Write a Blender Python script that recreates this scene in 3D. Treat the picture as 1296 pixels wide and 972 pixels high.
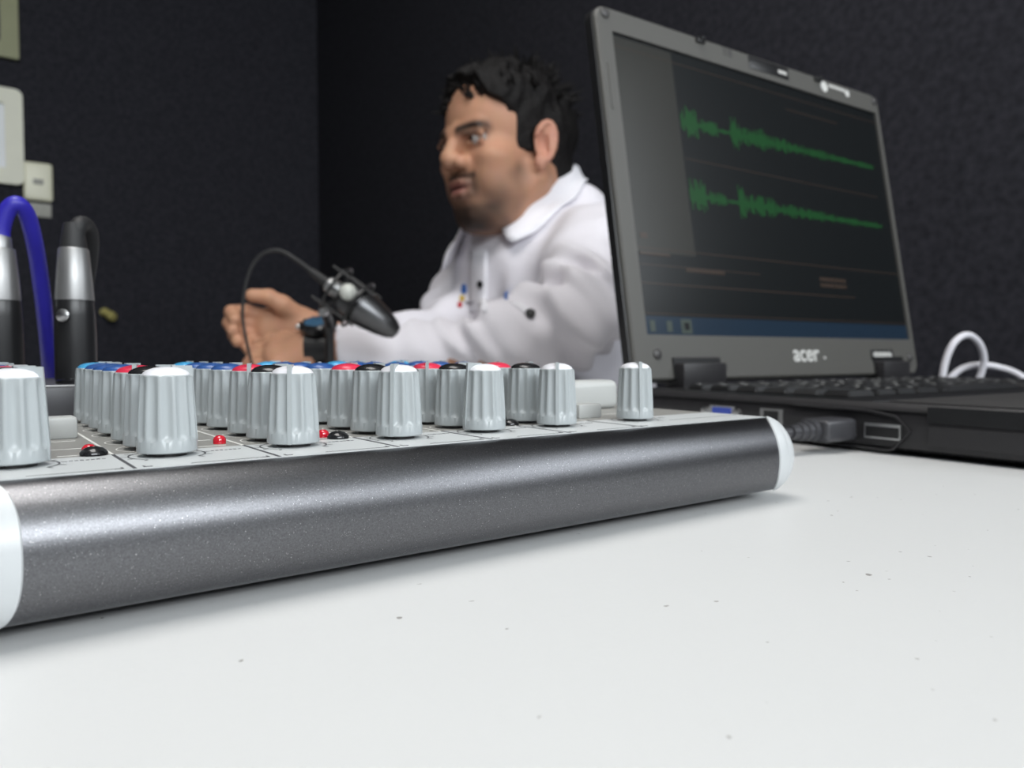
import bpy, bmesh, math, random
import numpy as np
from mathutils import Vector, Matrix
random.seed(7)
PI = math.pi
scn = bpy.context.scene
for o in list(bpy.data.objects): bpy.data.objects.remove(o)
COL = scn.collection

# ------------------------------------------------------------------ camera, world, lights, exposure
PITCH = math.atan(38/957); CAMZ = .046
cam_d = bpy.data.cameras.new('camera'); cam = bpy.data.objects.new('camera', cam_d); COL.objects.link(cam)
cam.location = (0, 0, CAMZ); cam.rotation_euler = (PI/2-PITCH, 0, 0)
cam_d.sensor_width = 36; cam_d.lens = 957/1296*36; cam_d.clip_start = .005
cam_d.dof.use_dof = True; cam_d.dof.focus_distance = .165; cam_d.dof.aperture_fstop = 22
scn.camera = cam
scn.view_settings.view_transform = 'Standard'; scn.view_settings.look = 'None'
scn.view_settings.gamma = 1; scn.view_settings.use_curve_mapping = False
scn.view_settings.exposure = .22
A = math.radians(36.7)                      # the room, the table and the mixer are turned this far
EX = Vector((math.cos(A), math.sin(A), 0)); EY = Vector((-math.sin(A), math.cos(A), 0))
RM = Matrix.Rotation(A, 4, 'Z')
w = bpy.data.worlds.new('world'); scn.world = w; w.use_nodes = True
w.node_tree.nodes['Background'].inputs[0].default_value = (.75, .85, 1, 1)
w.node_tree.nodes['Background'].inputs[1].default_value = .6
RX0, RX1, RY0, RY1, RZ0, RZ1 = -2.3, 1.12, -2.7, 2.708, -.74, 1.72
def area(name, loc, rot, sx, sy, power, col):
    d = bpy.data.lights.new(name, 'AREA'); d.shape = 'RECTANGLE'; d.size = sx; d.size_y = sy
    d.energy = power; d.color = col
    o = bpy.data.objects.new(name, d); COL.objects.link(o)
    o.matrix_world = RM @ Matrix.Translation(loc) @ Matrix.Rotation(rot[2], 4, 'Z') @ Matrix.Rotation(rot[0], 4, 'X')
    return o
WIN = (-.15, 1.22, .98, 1.66)                  # window in the wall behind the camera: centre x, half width, bottom, top
area('window_daylight', (WIN[0], RY0+.02, (WIN[2]+WIN[3])/2), (PI/2, 0, 0), 2*WIN[1], WIN[3]-WIN[2], 68, (.92, .97, 1))
W2 = (-1.75, -.42, .42, 1.02)                # window in the right wall: y from, y to, bottom, top
o = area('side_window_daylight', (RX1-.02, (W2[0]+W2[1])/2, (W2[2]+W2[3])/2), (0, 0, 0), W2[3]-W2[2], W2[1]-W2[0], 10.5, (.92, .97, 1))
o.matrix_world = RM @ Matrix.Translation((RX1-.02, (W2[0]+W2[1])/2, (W2[2]+W2[3])/2)) @ Matrix.Rotation(PI/2, 4, 'Y')
LAMP = (-.10, .10, .34, .60)                 # ceiling lamp: centre x, y, half sizes
area('ceiling_lamp_light', (LAMP[0], LAMP[1], RZ1-.075), (0, 0, 0), 2*LAMP[2], 2*LAMP[3], 11, (1, .985, .96))

# ------------------------------------------------------------------ materials
def mat(name, col, rough=.5, metal=0, spec=.5, noise=None, bump=None, emit=None, coat=0, sheen=0, alpha=None, flecks=None):
    m = bpy.data.materials.new(name); m.use_nodes = True; nt = m.node_tree; n = nt.nodes; L = nt.links
    b = n['Principled BSDF']; c4 = (*col, 1)
    b.inputs['Base Color'].default_value = c4; b.inputs['Roughness'].default_value = rough
    b.inputs['Metallic'].default_value = metal; b.inputs['Specular IOR Level'].default_value = spec
    b.inputs['Coat Weight'].default_value = coat; b.inputs['Sheen Weight'].default_value = sheen
    tc = None
    def coord():
        nonlocal tc
        if tc is None: tc = n.new('ShaderNodeTexCoord')
        return tc.outputs['Object']
    if noise:                                   # (scale, amount): gentle mottling of the thing's own colour
        t = n.new('ShaderNodeTexNoise'); t.inputs['Scale'].default_value = noise[0]; t.inputs['Detail'].default_value = 4
        L.new(coord(), t.inputs['Vector'])
        r = n.new('ShaderNodeMix'); r.data_type = 'RGBA'
        r.inputs[6].default_value = (*[x*(1-noise[1]) for x in col], 1); r.inputs[7].default_value = (*[min(1, x*(1+noise[1])) for x in col], 1)
        L.new(t.outputs['Fac'], r.inputs[0]); out = r.outputs[2]
        if flecks:                              # (scale, threshold, colour)
            v = n.new('ShaderNodeTexNoise'); v.inputs['Scale'].default_value = flecks[0]; v.inputs['Detail'].default_value = 1
            L.new(coord(), v.inputs['Vector'])
            rp = n.new('ShaderNodeMapRange'); rp.inputs[1].default_value = flecks[1]; rp.inputs[2].default_value = flecks[1]+.03
            L.new(v.outputs['Fac'], rp.inputs[0])
            r2 = n.new('ShaderNodeMix'); r2.data_type = 'RGBA'; r2.inputs[7].default_value = (*flecks[2], 1)
            L.new(rp.outputs[0], r2.inputs[0]); L.new(out, r2.inputs[6]); out = r2.outputs[2]
        L.new(out, b.inputs['Base Color'])
    if bump:                                    # (scale, strength, distance)
        t = n.new('ShaderNodeTexNoise'); t.inputs['Scale'].default_value = bump[0]; t.inputs['Detail'].default_value = 3
        L.new(coord(), t.inputs['Vector'])
        bp = n.new('ShaderNodeBump'); bp.inputs['Strength'].default_value = bump[1]; bp.inputs['Distance'].default_value = bump[2]
        L.new(t.outputs['Fac'], bp.inputs['Height']); L.new(bp.outputs[0], b.inputs['Normal'])
    if emit:
        b.inputs['Emission Color'].default_value = (*emit[0], 1); b.inputs['Emission Strength'].default_value = emit[1]
    return m
M = {}
M['table'] = mat('white_plastic_tabletop', (.615, .62, .62), .42, noise=(9, .02), bump=(420, .12, .0006), flecks=(330, .765, (.25, .24, .23)))
M['fabric_wall'] = mat('navy_carpet_wall', (.029, .029, .036), .95, spec=.15, noise=(90, .7), bump=(300, .5, .002))
M['ceiling'] = mat('white_ceiling', (.75, .75, .73), .9, noise=(5, .03))
M['floor'] = mat('grey_carpet', (.10, .10, .11), .95, noise=(40, .3))
M['rail'] = mat('dark_anodised_metal', (.142, .142, .15), .33, metal=1, noise=(3200, .45), bump=(3600, .12, .00015), flecks=(4600, .73, (.6, .6, .6)))
M['cheek'] = mat('pale_grey_plastic', (.52, .54, .55), .32, noise=(40, .01))
M['panel_grey'] = mat('warm_grey_panel', (.26, .255, .24), .45, noise=(500, .08))
M['panel_white'] = mat('light_grey_panel_print', (.53, .55, .555), .42, noise=(500, .02))
M['print_dark'] = mat('dark_panel_ink', (.06, .06, .07), .5, noise=(200, .1))
M['print_white'] = mat('white_panel_ink', (.75, .75, .72), .5, noise=(200, .05))
M['dark_box'] = mat('charcoal_panel', (.055, .055, .062), .45, noise=(200, .1))
M['knob'] = mat('grey_knob_plastic', (.385, .415, .425), .30, noise=(300, .02))
M['cap_white'] = mat('white_cap', (.76, .76, .80), .3, noise=(300, .01))
M['cap_black'] = mat('black_cap', (.012, .012, .013), .22, noise=(300, .1))
M['cap_red'] = mat('red_cap', (.62, .03, .07), .3, noise=(300, .05))
M['cap_blue'] = mat('blue_cap', (.025, .08, .26), .3, noise=(300, .05))
M['cap_cyan'] = mat('light_blue_cap', (.05, .30, .55), .3, noise=(300, .05))
M['button'] = mat('pale_grey_button', (.46, .47, .46), .4, noise=(300, .02))
M['led_red'] = mat('red_lens', (.55, .01, .025), .08, noise=(300, .05), coat=.6)
M['black'] = mat('black_plastic', (.012, .012, .013), .35, noise=(200, .1))
M['black_gloss'] = mat('glossy_black', (.010, .010, .011), .18, noise=(200, .1))
M['black_rubber'] = mat('black_rubber', (.015, .015, .016), .6, noise=(200, .1))
M['lap_base'] = mat('dark_laptop_plastic', (.022, .021, .023), .42, noise=(300, .12), bump=(900, .15, .0003))
M['lap_palm'] = mat('dark_grey_palmrest', (.05, .048, .048), .45, noise=(300, .08))
M['bezel'] = mat('grey_laptop_bezel', (.082, .080, .074), .48, noise=(400, .05), bump=(1200, .1, .0002))
M['key'] = mat('black_key', (.016, .016, .017), .35, noise=(200, .1))
M['steel'] = mat('steel', (.62, .62, .62), .3, metal=1, noise=(100, .05))
M['silver'] = mat('silver_collar', (.33, .33, .33), .42, metal=.8, noise=(100, .05))
M['usb_shade'] = mat('charcoal_moulding', (.045, .045, .05), .35, noise=(200, .1))
M['vga'] = mat('blue_socket', (.05, .09, .45), .4, noise=(200, .05))
M['blue_cable'] = mat('blue_cable_jacket', (.028, .022, .34), .4, noise=(200, .1))
M['brown_cable'] = mat('brown_cable_jacket', (.09, .02, .015), .5, noise=(200, .1))
M['white_cable'] = mat('white_cable_jacket', (.72, .71, .76), .45, noise=(200, .03))
M['grey_print'] = mat('pale_grey_lettering', (.62, .62, .60), .4, noise=(300, .04))
M['cream'] = mat('cream_frame', (.88, .88, .74), .5, noise=(20, .04))
M['cream_switch'] = mat('cream_switch_plate', (.93, .92, .74), .4, noise=(20, .03))
M['olive'] = mat('olive_cream_frame', (.30, .31, .17), .5, noise=(20, .1))
M['paper'] = mat('white_sheet', (.90, .92, .95), .6, noise=(20, .02))
M['dark_sheet'] = mat('dark_picture', (.04, .04, .035), .5, noise=(20, .2))
M['tape'] = mat('pale_label', (.42, .42, .38), .6, noise=(150, .25))
M['brass'] = mat('brass', (.62, .55, .20), .4, metal=.4, noise=(100, .1))
M['hair'] = mat('black_hair', (.006, .005, .005), .62, spec=.25, noise=(150, .5), bump=(260, .8, .004))
M['shirt'] = mat('white_shirt_cotton', (.80, .775, .83), .85, noise=(30, .02), bump=(900, .15, .0006), sheen=.2)
M['collar'] = mat('white_collar_cotton', (.84, .83, .88), .8, noise=(30, .02), sheen=.2)
M['trousers'] = mat('dark_trousers', (.02, .022, .03), .9, noise=(80, .2))
M['eye'] = mat('eye_white', (.36, .33, .31), .3, noise=(100, .03))
M['iris'] = mat('dark_brown_iris', (.025, .013, .008), .15, noise=(100, .2))
M['badge_blue'] = mat('blue_embroidery', (.05, .14, .42), .8, noise=(300, .1))
M['badge_yellow'] = mat('yellow_embroidery', (.62, .42, .06), .8, noise=(300, .1))
M['badge_red'] = mat('red_embroidery', (.50, .05, .06), .8, noise=(300, .1))
M['badge_grey'] = mat('grey_embroidery', (.30, .29, .32), .8, noise=(300, .1))
M['dial'] = mat('blue_watch_dial', (.06, .15, .26), .15, noise=(200, .3), coat=.8)
M['mic_grey'] = mat('pale_grey_ball', (.55, .56, .52), .35, noise=(100, .05))
M['mic_body'] = mat('satin_black_metal', (.13, .13, .135), .34, metal=.95, noise=(200, .1))
M['lamp_glow'] = mat('lamp_diffuser', (.9, .9, .9), .5, noise=(10, .01), emit=((1, .97, .92), 3))
def emis(name, col, e, s):
    m = mat(name, col, .26, spec=.35, noise=(60, .05), emit=(e, s)); return m
M['screen'] = emis('screen_glass', (.006, .007, .0075), (.10, .13, .15), .012)
M['scr_side'] = emis('screen_grey_panel', (.02, .02, .018), (.30, .30, .26), .02)
M['scr_green'] = emis('screen_green_wave', (.01, .05, .015), (.07, .40, .13), .021)
M['scr_line'] = emis('screen_warm_line', (.03, .022, .018), (.5, .32, .22), .02)
M['scr_task'] = emis('screen_blue_taskbar', (.01, .02, .035), (.12, .26, .45), .015)
M['scr_light'] = emis('screen_pale_icon', (.03, .04, .035), (.5, .6, .55), .04)

# ------------------------------------------------------------------ helpers
def obj(name, me, m=None, parent=None, smooth=True):
    if isinstance(me, bmesh.types.BMesh):
        bm = me; bmesh.ops.recalc_face_normals(bm, faces=bm.faces); me = bpy.data.meshes.new(name); bm.to_mesh(me); bm.free()
    me.name = name
    o = bpy.data.objects.new(name, me); COL.objects.link(o)
    if m is not None and len(me.materials) == 0: me.materials.append(M[m] if isinstance(m, str) else m)
    if parent is not None: o.parent = parent
    if smooth:
        me.polygons.foreach_set('use_smooth', [True]*len(me.polygons))
        try: me.set_sharp_from_angle(angle=math.radians(38))
        except Exception: pass
    return o
def empty(name, label, cat, loc=(0, 0, 0), rz=0, group=None):
    o = bpy.data.objects.new(name, None); COL.objects.link(o); o.location = loc; o.rotation_euler = (0, 0, rz)
    o.empty_display_size = .02; tag(o, label, cat, group); return o
def tag(o, label, cat, group=None):
    o['label'] = label; o['category'] = cat
    if group: o['group'] = group
    return o
def box(bm, x0, x1, y0, y1, z0, z1, bev=0, mtx=None, seg=2):
    c = Matrix.Translation(((x0+x1)/2, (y0+y1)/2, (z0+z1)/2)) @ Matrix.Diagonal((x1-x0, y1-y0, z1-z0, 1))
    r = bmesh.ops.create_cube(bm, size=1, matrix=c)
    vs = r['verts']
    if bev:
        es = list({e for v in vs for e in v.link_edges})
        rr = bmesh.ops.bevel(bm, geom=es, offset=bev, segments=seg, profile=.5, affect='EDGES')
        vs = list({v for v in rr['verts']} | {v for v in vs if v.is_valid})
    if mtx is not None: bmesh.ops.transform(bm, matrix=mtx, verts=[v for v in vs if v.is_valid])
    return vs
def frame(d):
    d = Vector(d).normalized(); u = d.cross(Vector((0, 0, 1)))
    if u.length < 1e-4: u = Vector((1, 0, 0))
    u.normalize(); return d, u, u.cross(d).normalized()
def rings(bm, rs, closed_ends=True):
    n = len(rs[0]); vs = [[bm.verts.new(p) for p in r] for r in rs]
    for a, b in zip(vs, vs[1:]):
        for i in range(n): bm.faces.new((a[i], a[(i+1) % n], b[(i+1) % n], b[i]))
    if closed_ends:
        bm.faces.new(vs[0]); bm.faces.new(vs[-1][::-1])
def lathe(bm, prof, p0=(0, 0, 0), d=(0, 0, 1), seg=32):
    d, u, v = frame(d); p0 = Vector(p0)
    rings(bm, [[p0+d*z+(u*math.cos(2*PI*i/seg)+v*math.sin(2*PI*i/seg))*max(r, 1e-5) for i in range(seg)] for r, z in prof])
def catmull(pts, k=8):
    P = [Vector(p) for p in pts]; P = [2*P[0]-P[1]]+P+[2*P[-1]-P[-2]]; out = []
    for i in range(1, len(P)-2):
        a, b, c, d = P[i-1:i+3]
        for j in range(k):
            t = j/k; out.append(.5*((2*b)+(c-a)*t+(2*a-5*b+4*c-d)*t*t+(3*b-a-3*c+d)*t**3))
    out.append(P[-2]); return out
def tube(bm, pts, r, seg=12, smooth=8):
    P = catmull(pts, smooth) if smooth else [Vector(p) for p in pts]
    rr = (lambda t: r) if not callable(r) else r
    T = [(P[min(i+1, len(P)-1)]-P[max(i-1, 0)]).normalized() for i in range(len(P))]
    u = frame(T[0])[1]; rs = []
    for i, (p, t) in enumerate(zip(P, T)):
        u = (u-t*u.dot(t)).normalized(); v = t.cross(u); q = rr(i/(len(P)-1))
        rs.append([p+(u*math.cos(2*PI*k/seg)+v*math.sin(2*PI*k/seg))*q for k in range(seg)])
    rings(bm, rs)
def prism(bm, poly, z0, z1):
    a = [bm.verts.new((x, y, z0)) for x, y in poly]; b = [bm.verts.new((x, y, z1)) for x, y in poly]; n = len(poly)
    bm.faces.new(a[::-1]); bm.faces.new(b)
    for i in range(n): bm.faces.new((a[i], a[(i+1) % n], b[(i+1) % n], b[i]))
def at(px, py, Y):                              # a point of the photograph at distance Y into the room
    rx = (px-648)/957; ry = -(py-486)/957; cp, sp = math.cos(PITCH), math.sin(PITCH)
    dy = cp+ry*sp; dz = -sp+ry*cp
    return Vector((rx*Y/dy, Y, CAMZ+dz*Y/dy))
def text(s, size, depth=.0003):
    cu = bpy.data.curves.new('t', 'FONT'); cu.body = s; cu.size = size; cu.extrude = depth; cu.align_x = 'CENTER'; cu.align_y = 'CENTER'
    cu.offset = size*.012
    t = bpy.data.objects.new('t', cu); COL.objects.link(t)
    me = bpy.data.meshes.new_from_object(t.evaluated_get(bpy.context.evaluated_depsgraph_get()))
    bpy.data.objects.remove(t); return me

# ------------------------------------------------------------------ room
def struct(name, bm, m, mtx=RM):
    o = obj(name, bm, m, smooth=False); o.matrix_world = mtx; o['kind'] = 'structure'; return o
T = .08
b = bmesh.new(); box(b, RX0-T, RX1+T, RY0-T, RY1+T, RZ0-T, RZ0); struct('floor', b, 'floor')
b = bmesh.new(); box(b, RX0-T, RX1+T, RY0-T, RY1+T, RZ1, RZ1+T); struct('ceiling', b, 'ceiling')
b = bmesh.new(); box(b, RX0-T, RX1+T, RY1, RY1+T, RZ0, RZ1); struct('wall_back', b, 'fabric_wall')
b = bmesh.new(); box(b, RX1, RX1+T, RY0, W2[0], RZ0, RZ1); box(b, RX1, RX1+T, W2[1], RY1, RZ0, RZ1)
box(b, RX1, RX1+T, W2[0], W2[1], RZ0, W2[2]); box(b, RX1, RX1+T, W2[0], W2[1], W2[3], RZ1); struct('wall_right', b, 'fabric_wall')
b = bmesh.new(); f_ = .04
box(b, RX1+.02, RX1+.06, W2[0], W2[0]+f_, W2[2], W2[3]); box(b, RX1+.02, RX1+.06, W2[1]-f_, W2[1], W2[2], W2[3])
box(b, RX1+.02, RX1+.06, W2[0], W2[1], W2[2], W2[2]+f_); box(b, RX1+.02, RX1+.06, W2[0], W2[1], W2[3]-f_, W2[3]); struct('window_2', b, 'ceiling')
b = bmesh.new(); box(b, RX0-T, RX0, RY0, RY1, RZ0, RZ1); struct('wall_left', b, 'fabric_wall')
b = bmesh.new(); wx0, wx1 = WIN[0]-WIN[1], WIN[0]+WIN[1]
box(b, RX0, wx0, RY0-T, RY0, RZ0, RZ1); box(b, wx1, RX1, RY0-T, RY0, RZ0, RZ1)
box(b, wx0, wx1, RY0-T, RY0, RZ0, WIN[2]); box(b, wx0, wx1, RY0-T, RY0, WIN[3], RZ1); struct('wall_front', b, 'fabric_wall')
b = bmesh.new(); f_ = .04
box(b, wx0, wx0+f_, RY0-.06, RY0-.02, WIN[2], WIN[3]); box(b, wx1-f_, wx1, RY0-.06, RY0-.02, WIN[2], WIN[3])
box(b, wx0, wx1, RY0-.06, RY0-.02, WIN[2], WIN[2]+f_); box(b, wx0, wx1, RY0-.06, RY0-.02, WIN[3]-f_, WIN[3])
box(b, WIN[0]-.02, WIN[0]+.02, RY0-.06, RY0-.02, WIN[2], WIN[3]); struct('window_1', b, 'ceiling')
lamp = empty('ceiling_light', 'flat rectangular ceiling light above the table', 'ceiling light'); lamp.matrix_world = RM @ Matrix.Translation((LAMP[0], LAMP[1], RZ1))
b = bmesh.new(); x, y = LAMP[2]+.02, LAMP[3]+.02
for q in ((-x, x, -y, -y+.02), (-x, x, y-.02, y), (-x, -x+.02, -y, y), (x-.02, x, -y, y)): box(b, *q, -.07, 0)
obj('housing', b, 'ceiling', lamp, False)
b = bmesh.new(); box(b, -x+.02, x-.02, -y+.02, y-.02, -.06, -.05); obj('diffuser', b, 'lamp_glow', lamp, False)

# ------------------------------------------------------------------ table
TX0, TX1, TY0, TY1 = -.62, .705, -.30, 1.02
tb = empty('folding_table', 'white speckled plastic table under the mixing console and laptop', 'table'); tb.matrix_world = RM @ Matrix.Translation((0, 0, RZ0))
b = bmesh.new(); box(b, TX0, TX1, TY0, TY1, -.045, 0, .006, seg=3)
o = obj('tabletop', b, 'table', tb); o.location = (0, 0, -RZ0)
for sx in (TX0+.08, TX1-.08):
    for sy in (TY0+.1, TY1-.1):
        b = bmesh.new(); tube(b, [(sx, sy, .0), (sx, sy, -RZ0-.045)], .014, smooth=0); obj('leg', b, 'steel', tb)

# ------------------------------------------------------------------ mixing console
MO = Vector((.08106, .23883, 0))
mix = empty('mixing_console', 'dark metal mixing console with grey knobs and white end caps', 'mixing console', MO, A)
PZ_ = .026; XL = -.2046; DEEP = .225
prof = [(.012, .0025), (.004, .0026), (-.001, .0030), (-.0040, .0042), (-.0062, .0068), (-.0073, .0100), (-.0077, .0135), (-.0074, .0168), (-.0064, .0199), (-.0048, .0226), (-.0030, .0245), (-.0012, .0256), (.0004, .0260)]
pr = [(p.x, p.y) for p in catmull([(a_, c_, 0) for a_, c_ in prof], 5)]
b = bmesh.new()                                 # the rounded front rail
cols = [[b.verts.new((X, y, z)) for y, z in pr] for X in [XL+(0-XL)*i/24 for i in range(25)]]
for c0, c1 in zip(cols, cols[1:]):
    for i in range(len(pr)-1): b.faces.new((c0[i], c1[i], c1[i+1], c0[i+1]))
obj('front_rail', b, 'rail', mix)
side = pr + [(.03, .026), (.12, .026), (DEEP-.006, .026), (DEEP-.001, .0235), (DEEP, .016), (DEEP-.001, .006), (DEEP-.006, .0025), (.12, .0025)]
def cheek(sgn, X0, wid):
    bm = bmesh.new(); cy, cz = .108, .0142; rs = []
    for k in range(10):
        t = k/9*PI/2; ins = (1-math.cos(t))*.010; X = X0+sgn*wid*math.sin(t); r = []
        for y, z in side:
            dz = z-cz; nz = cz+math.copysign(max(abs(dz)-ins*abs(dz)/.0118, 0), dz)
            fy = min(1, max(0, (y-cy)/.1)) if y > cy else min(1, max(0, (cy-y)/.1))
            ny = y-math.copysign(ins*.8*fy**6, y-cy); r.append((X, ny, nz))
        rs.append(r)
    rings(bm, rs); e = .00035; half = 4.2e-3
    # the lobe that laps onto the front rail
    grid = []
    n = len(pr); L_ = [0]
    for p, q in zip(pr, pr[1:]): L_.append(L_[-1]+math.hypot(q[0]-p[0], q[1]-p[1]))
    i0 = next(i for i in range(n) if pr[i][0] < -.002)
    for i in range(i0, n):
        s = (L_[i]-L_[i0])/(L_[-1]-L_[i0])*2-1; lob = .0052*max(0, 1-abs(s)**2.6)**.6
        a_, c_ = pr[max(i-1, 0)], pr[min(i+1, n-1)]; ty, tz = c_[0]-a_[0], c_[1]-a_[1]; q = math.hypot(ty, tz); ny, nz = -tz/q, ty/q
        if ny*(pr[i][0]-.01)+nz*(pr[i][1]-.0142) < 0: ny, nz = -ny, -nz
        row = []
        for k, (ff, up) in enumerate(((-.03, 0), (.08, 1), (.5, 1), (.93, 1), (1, -.4))):
            row.append(bm.verts.new((X0-sgn*lob*ff, pr[i][0]+ny*e*up, pr[i][1]+nz*e*up)))
        grid.append(row)
    for r0, r1 in zip(grid, grid[1:]):
        for k in range(4): bm.faces.new((r0[k], r1[k], r1[k+1], r0[k+1]))
    return bm
PX0 = XL-.022
obj('end_cap', cheek(1, 0, .0088), 'cheek', mix)
obj('end_cap', cheek(-1, XL+.0002, .024), 'cheek', mix)
b = bmesh.new(); box(b, PX0+.001, -.0004, .012, DEEP-.004, .0028, .0258); obj('chassis', b, 'dark_box', mix, False)
b = bmesh.new(); box(b, PX0+.002, -.0008, .0234, .1205, .0255, PZ_+.0001); obj('top_panel', b, 'panel_grey', mix, False)
b = bmesh.new(); box(b, PX0+.002, -.0004, .0003, .0236, .0250, PZ_+.00012); obj('label_strip', b, 'panel_white', mix, False)
b = bmesh.new(); box(b, PX0+.001, -.012, .1205, DEEP-.008, .0255, .0362, .0012); obj('rear_jack_block', b, 'dark_box', mix)
b = bmesh.new(); box(b, PX0+.001, -.012, .1212, .1245, .0360, .0366, .0002); obj('block_trim', b, 'silver', mix)
for fx in (-.19, -.03):
    for fy in (.03, .19):
        b = bmesh.new(); lathe(b, [(.006, 0), (.0065, .0004), (.006, .003)], (fx, fy, 0)); obj('rubber_foot', b, 'black_rubber', mix)
KX = [-.1988, -.1735, -.148, -.1222, -.0977, -.0734, -.0428]
# printing: lines between the channels, arcs and ticks round the knobs, small dashes
b = bmesh.new(); bw = bmesh.new(); zt = PZ_+.00012
for i in range(1, 7):
    s = KX[i]-.0086 if i < 6 else KX[i]-.013
    box(b, s-.0003, s+.0003, .0008, .0234, zt, zt+.00008)
    box(bw, s-.0003, s+.0003, .0238, .118, PZ_+.0001, PZ_+.00018)
    box(b, s+.0016, s+.0030, .0018, .0021, zt, zt+.00008); box(b, s+.0016, s+.0019, .0018, .0034, zt, zt+.00008)
    box(b, s-.0030, s-.0016, .0018, .0021, zt, zt+.00008); box(b, s-.0019, s-.0016, .0018, .0034, zt, zt+.00008)
    box(b, s-.016, s-.0030, .0019, .00205, zt, zt+.00006)
def arc(bm, cx, cy, r, a0, a1, wd, z, n=22):
    for k in range(n):
        t0, t1 = a0+(a1-a0)*k/n, a0+(a1-a0)*(k+1)/n
        vs = [bm.verts.new((cx+rr*math.cos(t), cy+rr*math.sin(t), z)) for rr, t in ((r, t0), (r+wd, t0), (r+wd, t1), (r, t1))]
        bm.faces.new(vs)
ROWS = [.0165, .0306, .0450, .0637, .0786, .0924, .1075]
for i, X in enumerate(KX):
    arc(b, X, ROWS[0], .0068, math.radians(-50), math.radians(230), .0003, zt+.0001)
    for k in range(11):
        t = math.radians(-50+28*k); q = Vector((math.cos(t), math.sin(t), 0)); c = Vector((X, ROWS[0], zt+.00005)); s_ = Vector((-q.y, q.x, 0))*.00018
        b.faces.new([b.verts.new(p) for p in (c+q*.0072-s_, c+q*.0083-s_, c+q*.0083+s_, c+q*.0072+s_)])
    for k in range(7): box(b, X+.0086+k*.0009, X+.0092+k*.0009, .0176-.0001*(k % 2), .0180+.0002*(k % 3), zt, zt+.00006)
    for r_ in ROWS[1:]: arc(bw, X, r_, .0066, math.radians(-50), math.radians(230), .0003, PZ_+.00018)
    for y in (.0262, .0385, .055, .071, .086): box(bw, X+.0075, X+.014, y, y+.0003, PZ_+.0001, PZ_+.00017)
for k in range(30): box(b, -.034+k*.0011, -.0334+k*.0011, .0105, .0108, zt, zt+.00006)
obj('printed_marks', b, 'print_dark', mix, False); obj('printed_lines', bw, 'print_white', mix, False)
# knobs
def knob_meshes():
    bm = bmesh.new(); seg = 192
    def groove(k):
        p = abs(((k*12/seg) % 1)-.5)/.40
        return .00062*(1-p*p) if p < 1 else 0
    lev = [(0.0009, .0053), (.0011, .00552), (.0031, .00546), (.0035, .00545), (.0039, .00543), (.0045, .00541), (.0055, .00538), (.010, .00515), (.0140, .00490), (.0152, .00482), (.0157, .00474), (.0159, .00452)]
    rs = []
    for z, r in lev:
        fl = 0 if z < .0033 or z > .0158 else (.5 if z < .0037 else .8 if z < .0041 else 1 if z < .0145 else .62 if z < .0155 else .25)
        rs.append([((r-fl*groove(k))*math.cos(2*PI*k/seg), (r-fl*groove(k))*math.sin(2*PI*k/seg), z) for k in range(seg)])
    rings(bm, rs)
    box(bm, .0, .0056, -.00042, .00042, .0009, .0040, .0001); 
    vs = [bm.verts.new(p) for p in ((.001, -.00045, .0157), (.0056, -.00045, .0010), (.0057, -.00045, .0035), (.00485, -.00045, .01772), (.001, -.00045, .01775), (.001, .00045, .0157), (.0056, .00045, .0010), (.0057, .00045, .0035), (.00485, .00045, .01772), (.001, .00045, .01775))]
    bm.faces.new(vs[:5]); bm.faces.new(vs[5:][::-1])
    for k in range(5): bm.faces.new((vs[k], vs[k+5], vs[(k+1) % 5+5], vs[(k+1) % 5]))
    bmesh.ops.recalc_face_normals(bm, faces=bm.faces); me = bpy.data.meshes.new('knob'); bm.to_mesh(me); bm.free(); me.materials.append(M['knob'])
    bc = bmesh.new(); lathe(bc, [(.0041, .0150), (.00435, .01585), (.0041, .0164), (.0034, .0169), (.0022, .0173), (.001, .01748), (.0001, .0175)], seg=40)
    bmesh.ops.recalc_face_normals(bc, faces=bc.faces); cm = bpy.data.meshes.new('cap'); bc.to_mesh(cm); bc.free()
    bs = bmesh.new(); lathe(bs, [(.0036, 0), (.0036, .0012)], seg=24); bmesh.ops.recalc_face_normals(bs, faces=bs.faces); sm = bpy.data.meshes.new('shaft'); bs.to_mesh(sm); bs.free(); sm.materials.append(M['black'])
    for q in (me, cm, sm):
        q.polygons.foreach_set('use_smooth', [True]*len(q.polygons)); q.set_sharp_from_angle(angle=math.radians(35))
    caps = {}
    for c in ('white', 'black', 'red', 'blue', 'cyan'):
        d = cm.copy(); d.materials.append(M['cap_'+c]); caps[c] = d
    return me, caps, sm
KM, CAPS, SHM = knob_meshes()
def knob(X, Y, col, ang, s=1):                  # ang: where the pointer faces, seen from above in the room
    k = bpy.data.objects.new('knob', KM); COL.objects.link(k); k.parent = mix; k.location = (X, Y, PZ_); k.rotation_euler = (0, 0, math.radians(ang)-A); k.scale = (s, s, 1)
    k['label'] = {'cyan': 'light blue'}.get(col, col)+' capped grey knob'
    c = bpy.data.objects.new('cap', CAPS[col]); COL.objects.link(c); c.parent = k
    d = bpy.data.objects.new('shaft', SHM); COL.objects.link(d); d.parent = k
RC = ['white', 'black', 'red', 'blue', 'blue', 'blue', 'cyan']
front = [20, 40, -82, -100, -150, -92, -80]
ANG = {(1, 1): 80, (2, 1): -78, (2, 2): 75, (2, 3): 60, (2, 4): 100, (3, 1): 70, (4, 1): 65, (5, 1): 100, (3, 2): 95, (3, 3): 30, (3, 4): 40, (3, 5): 95}
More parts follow.
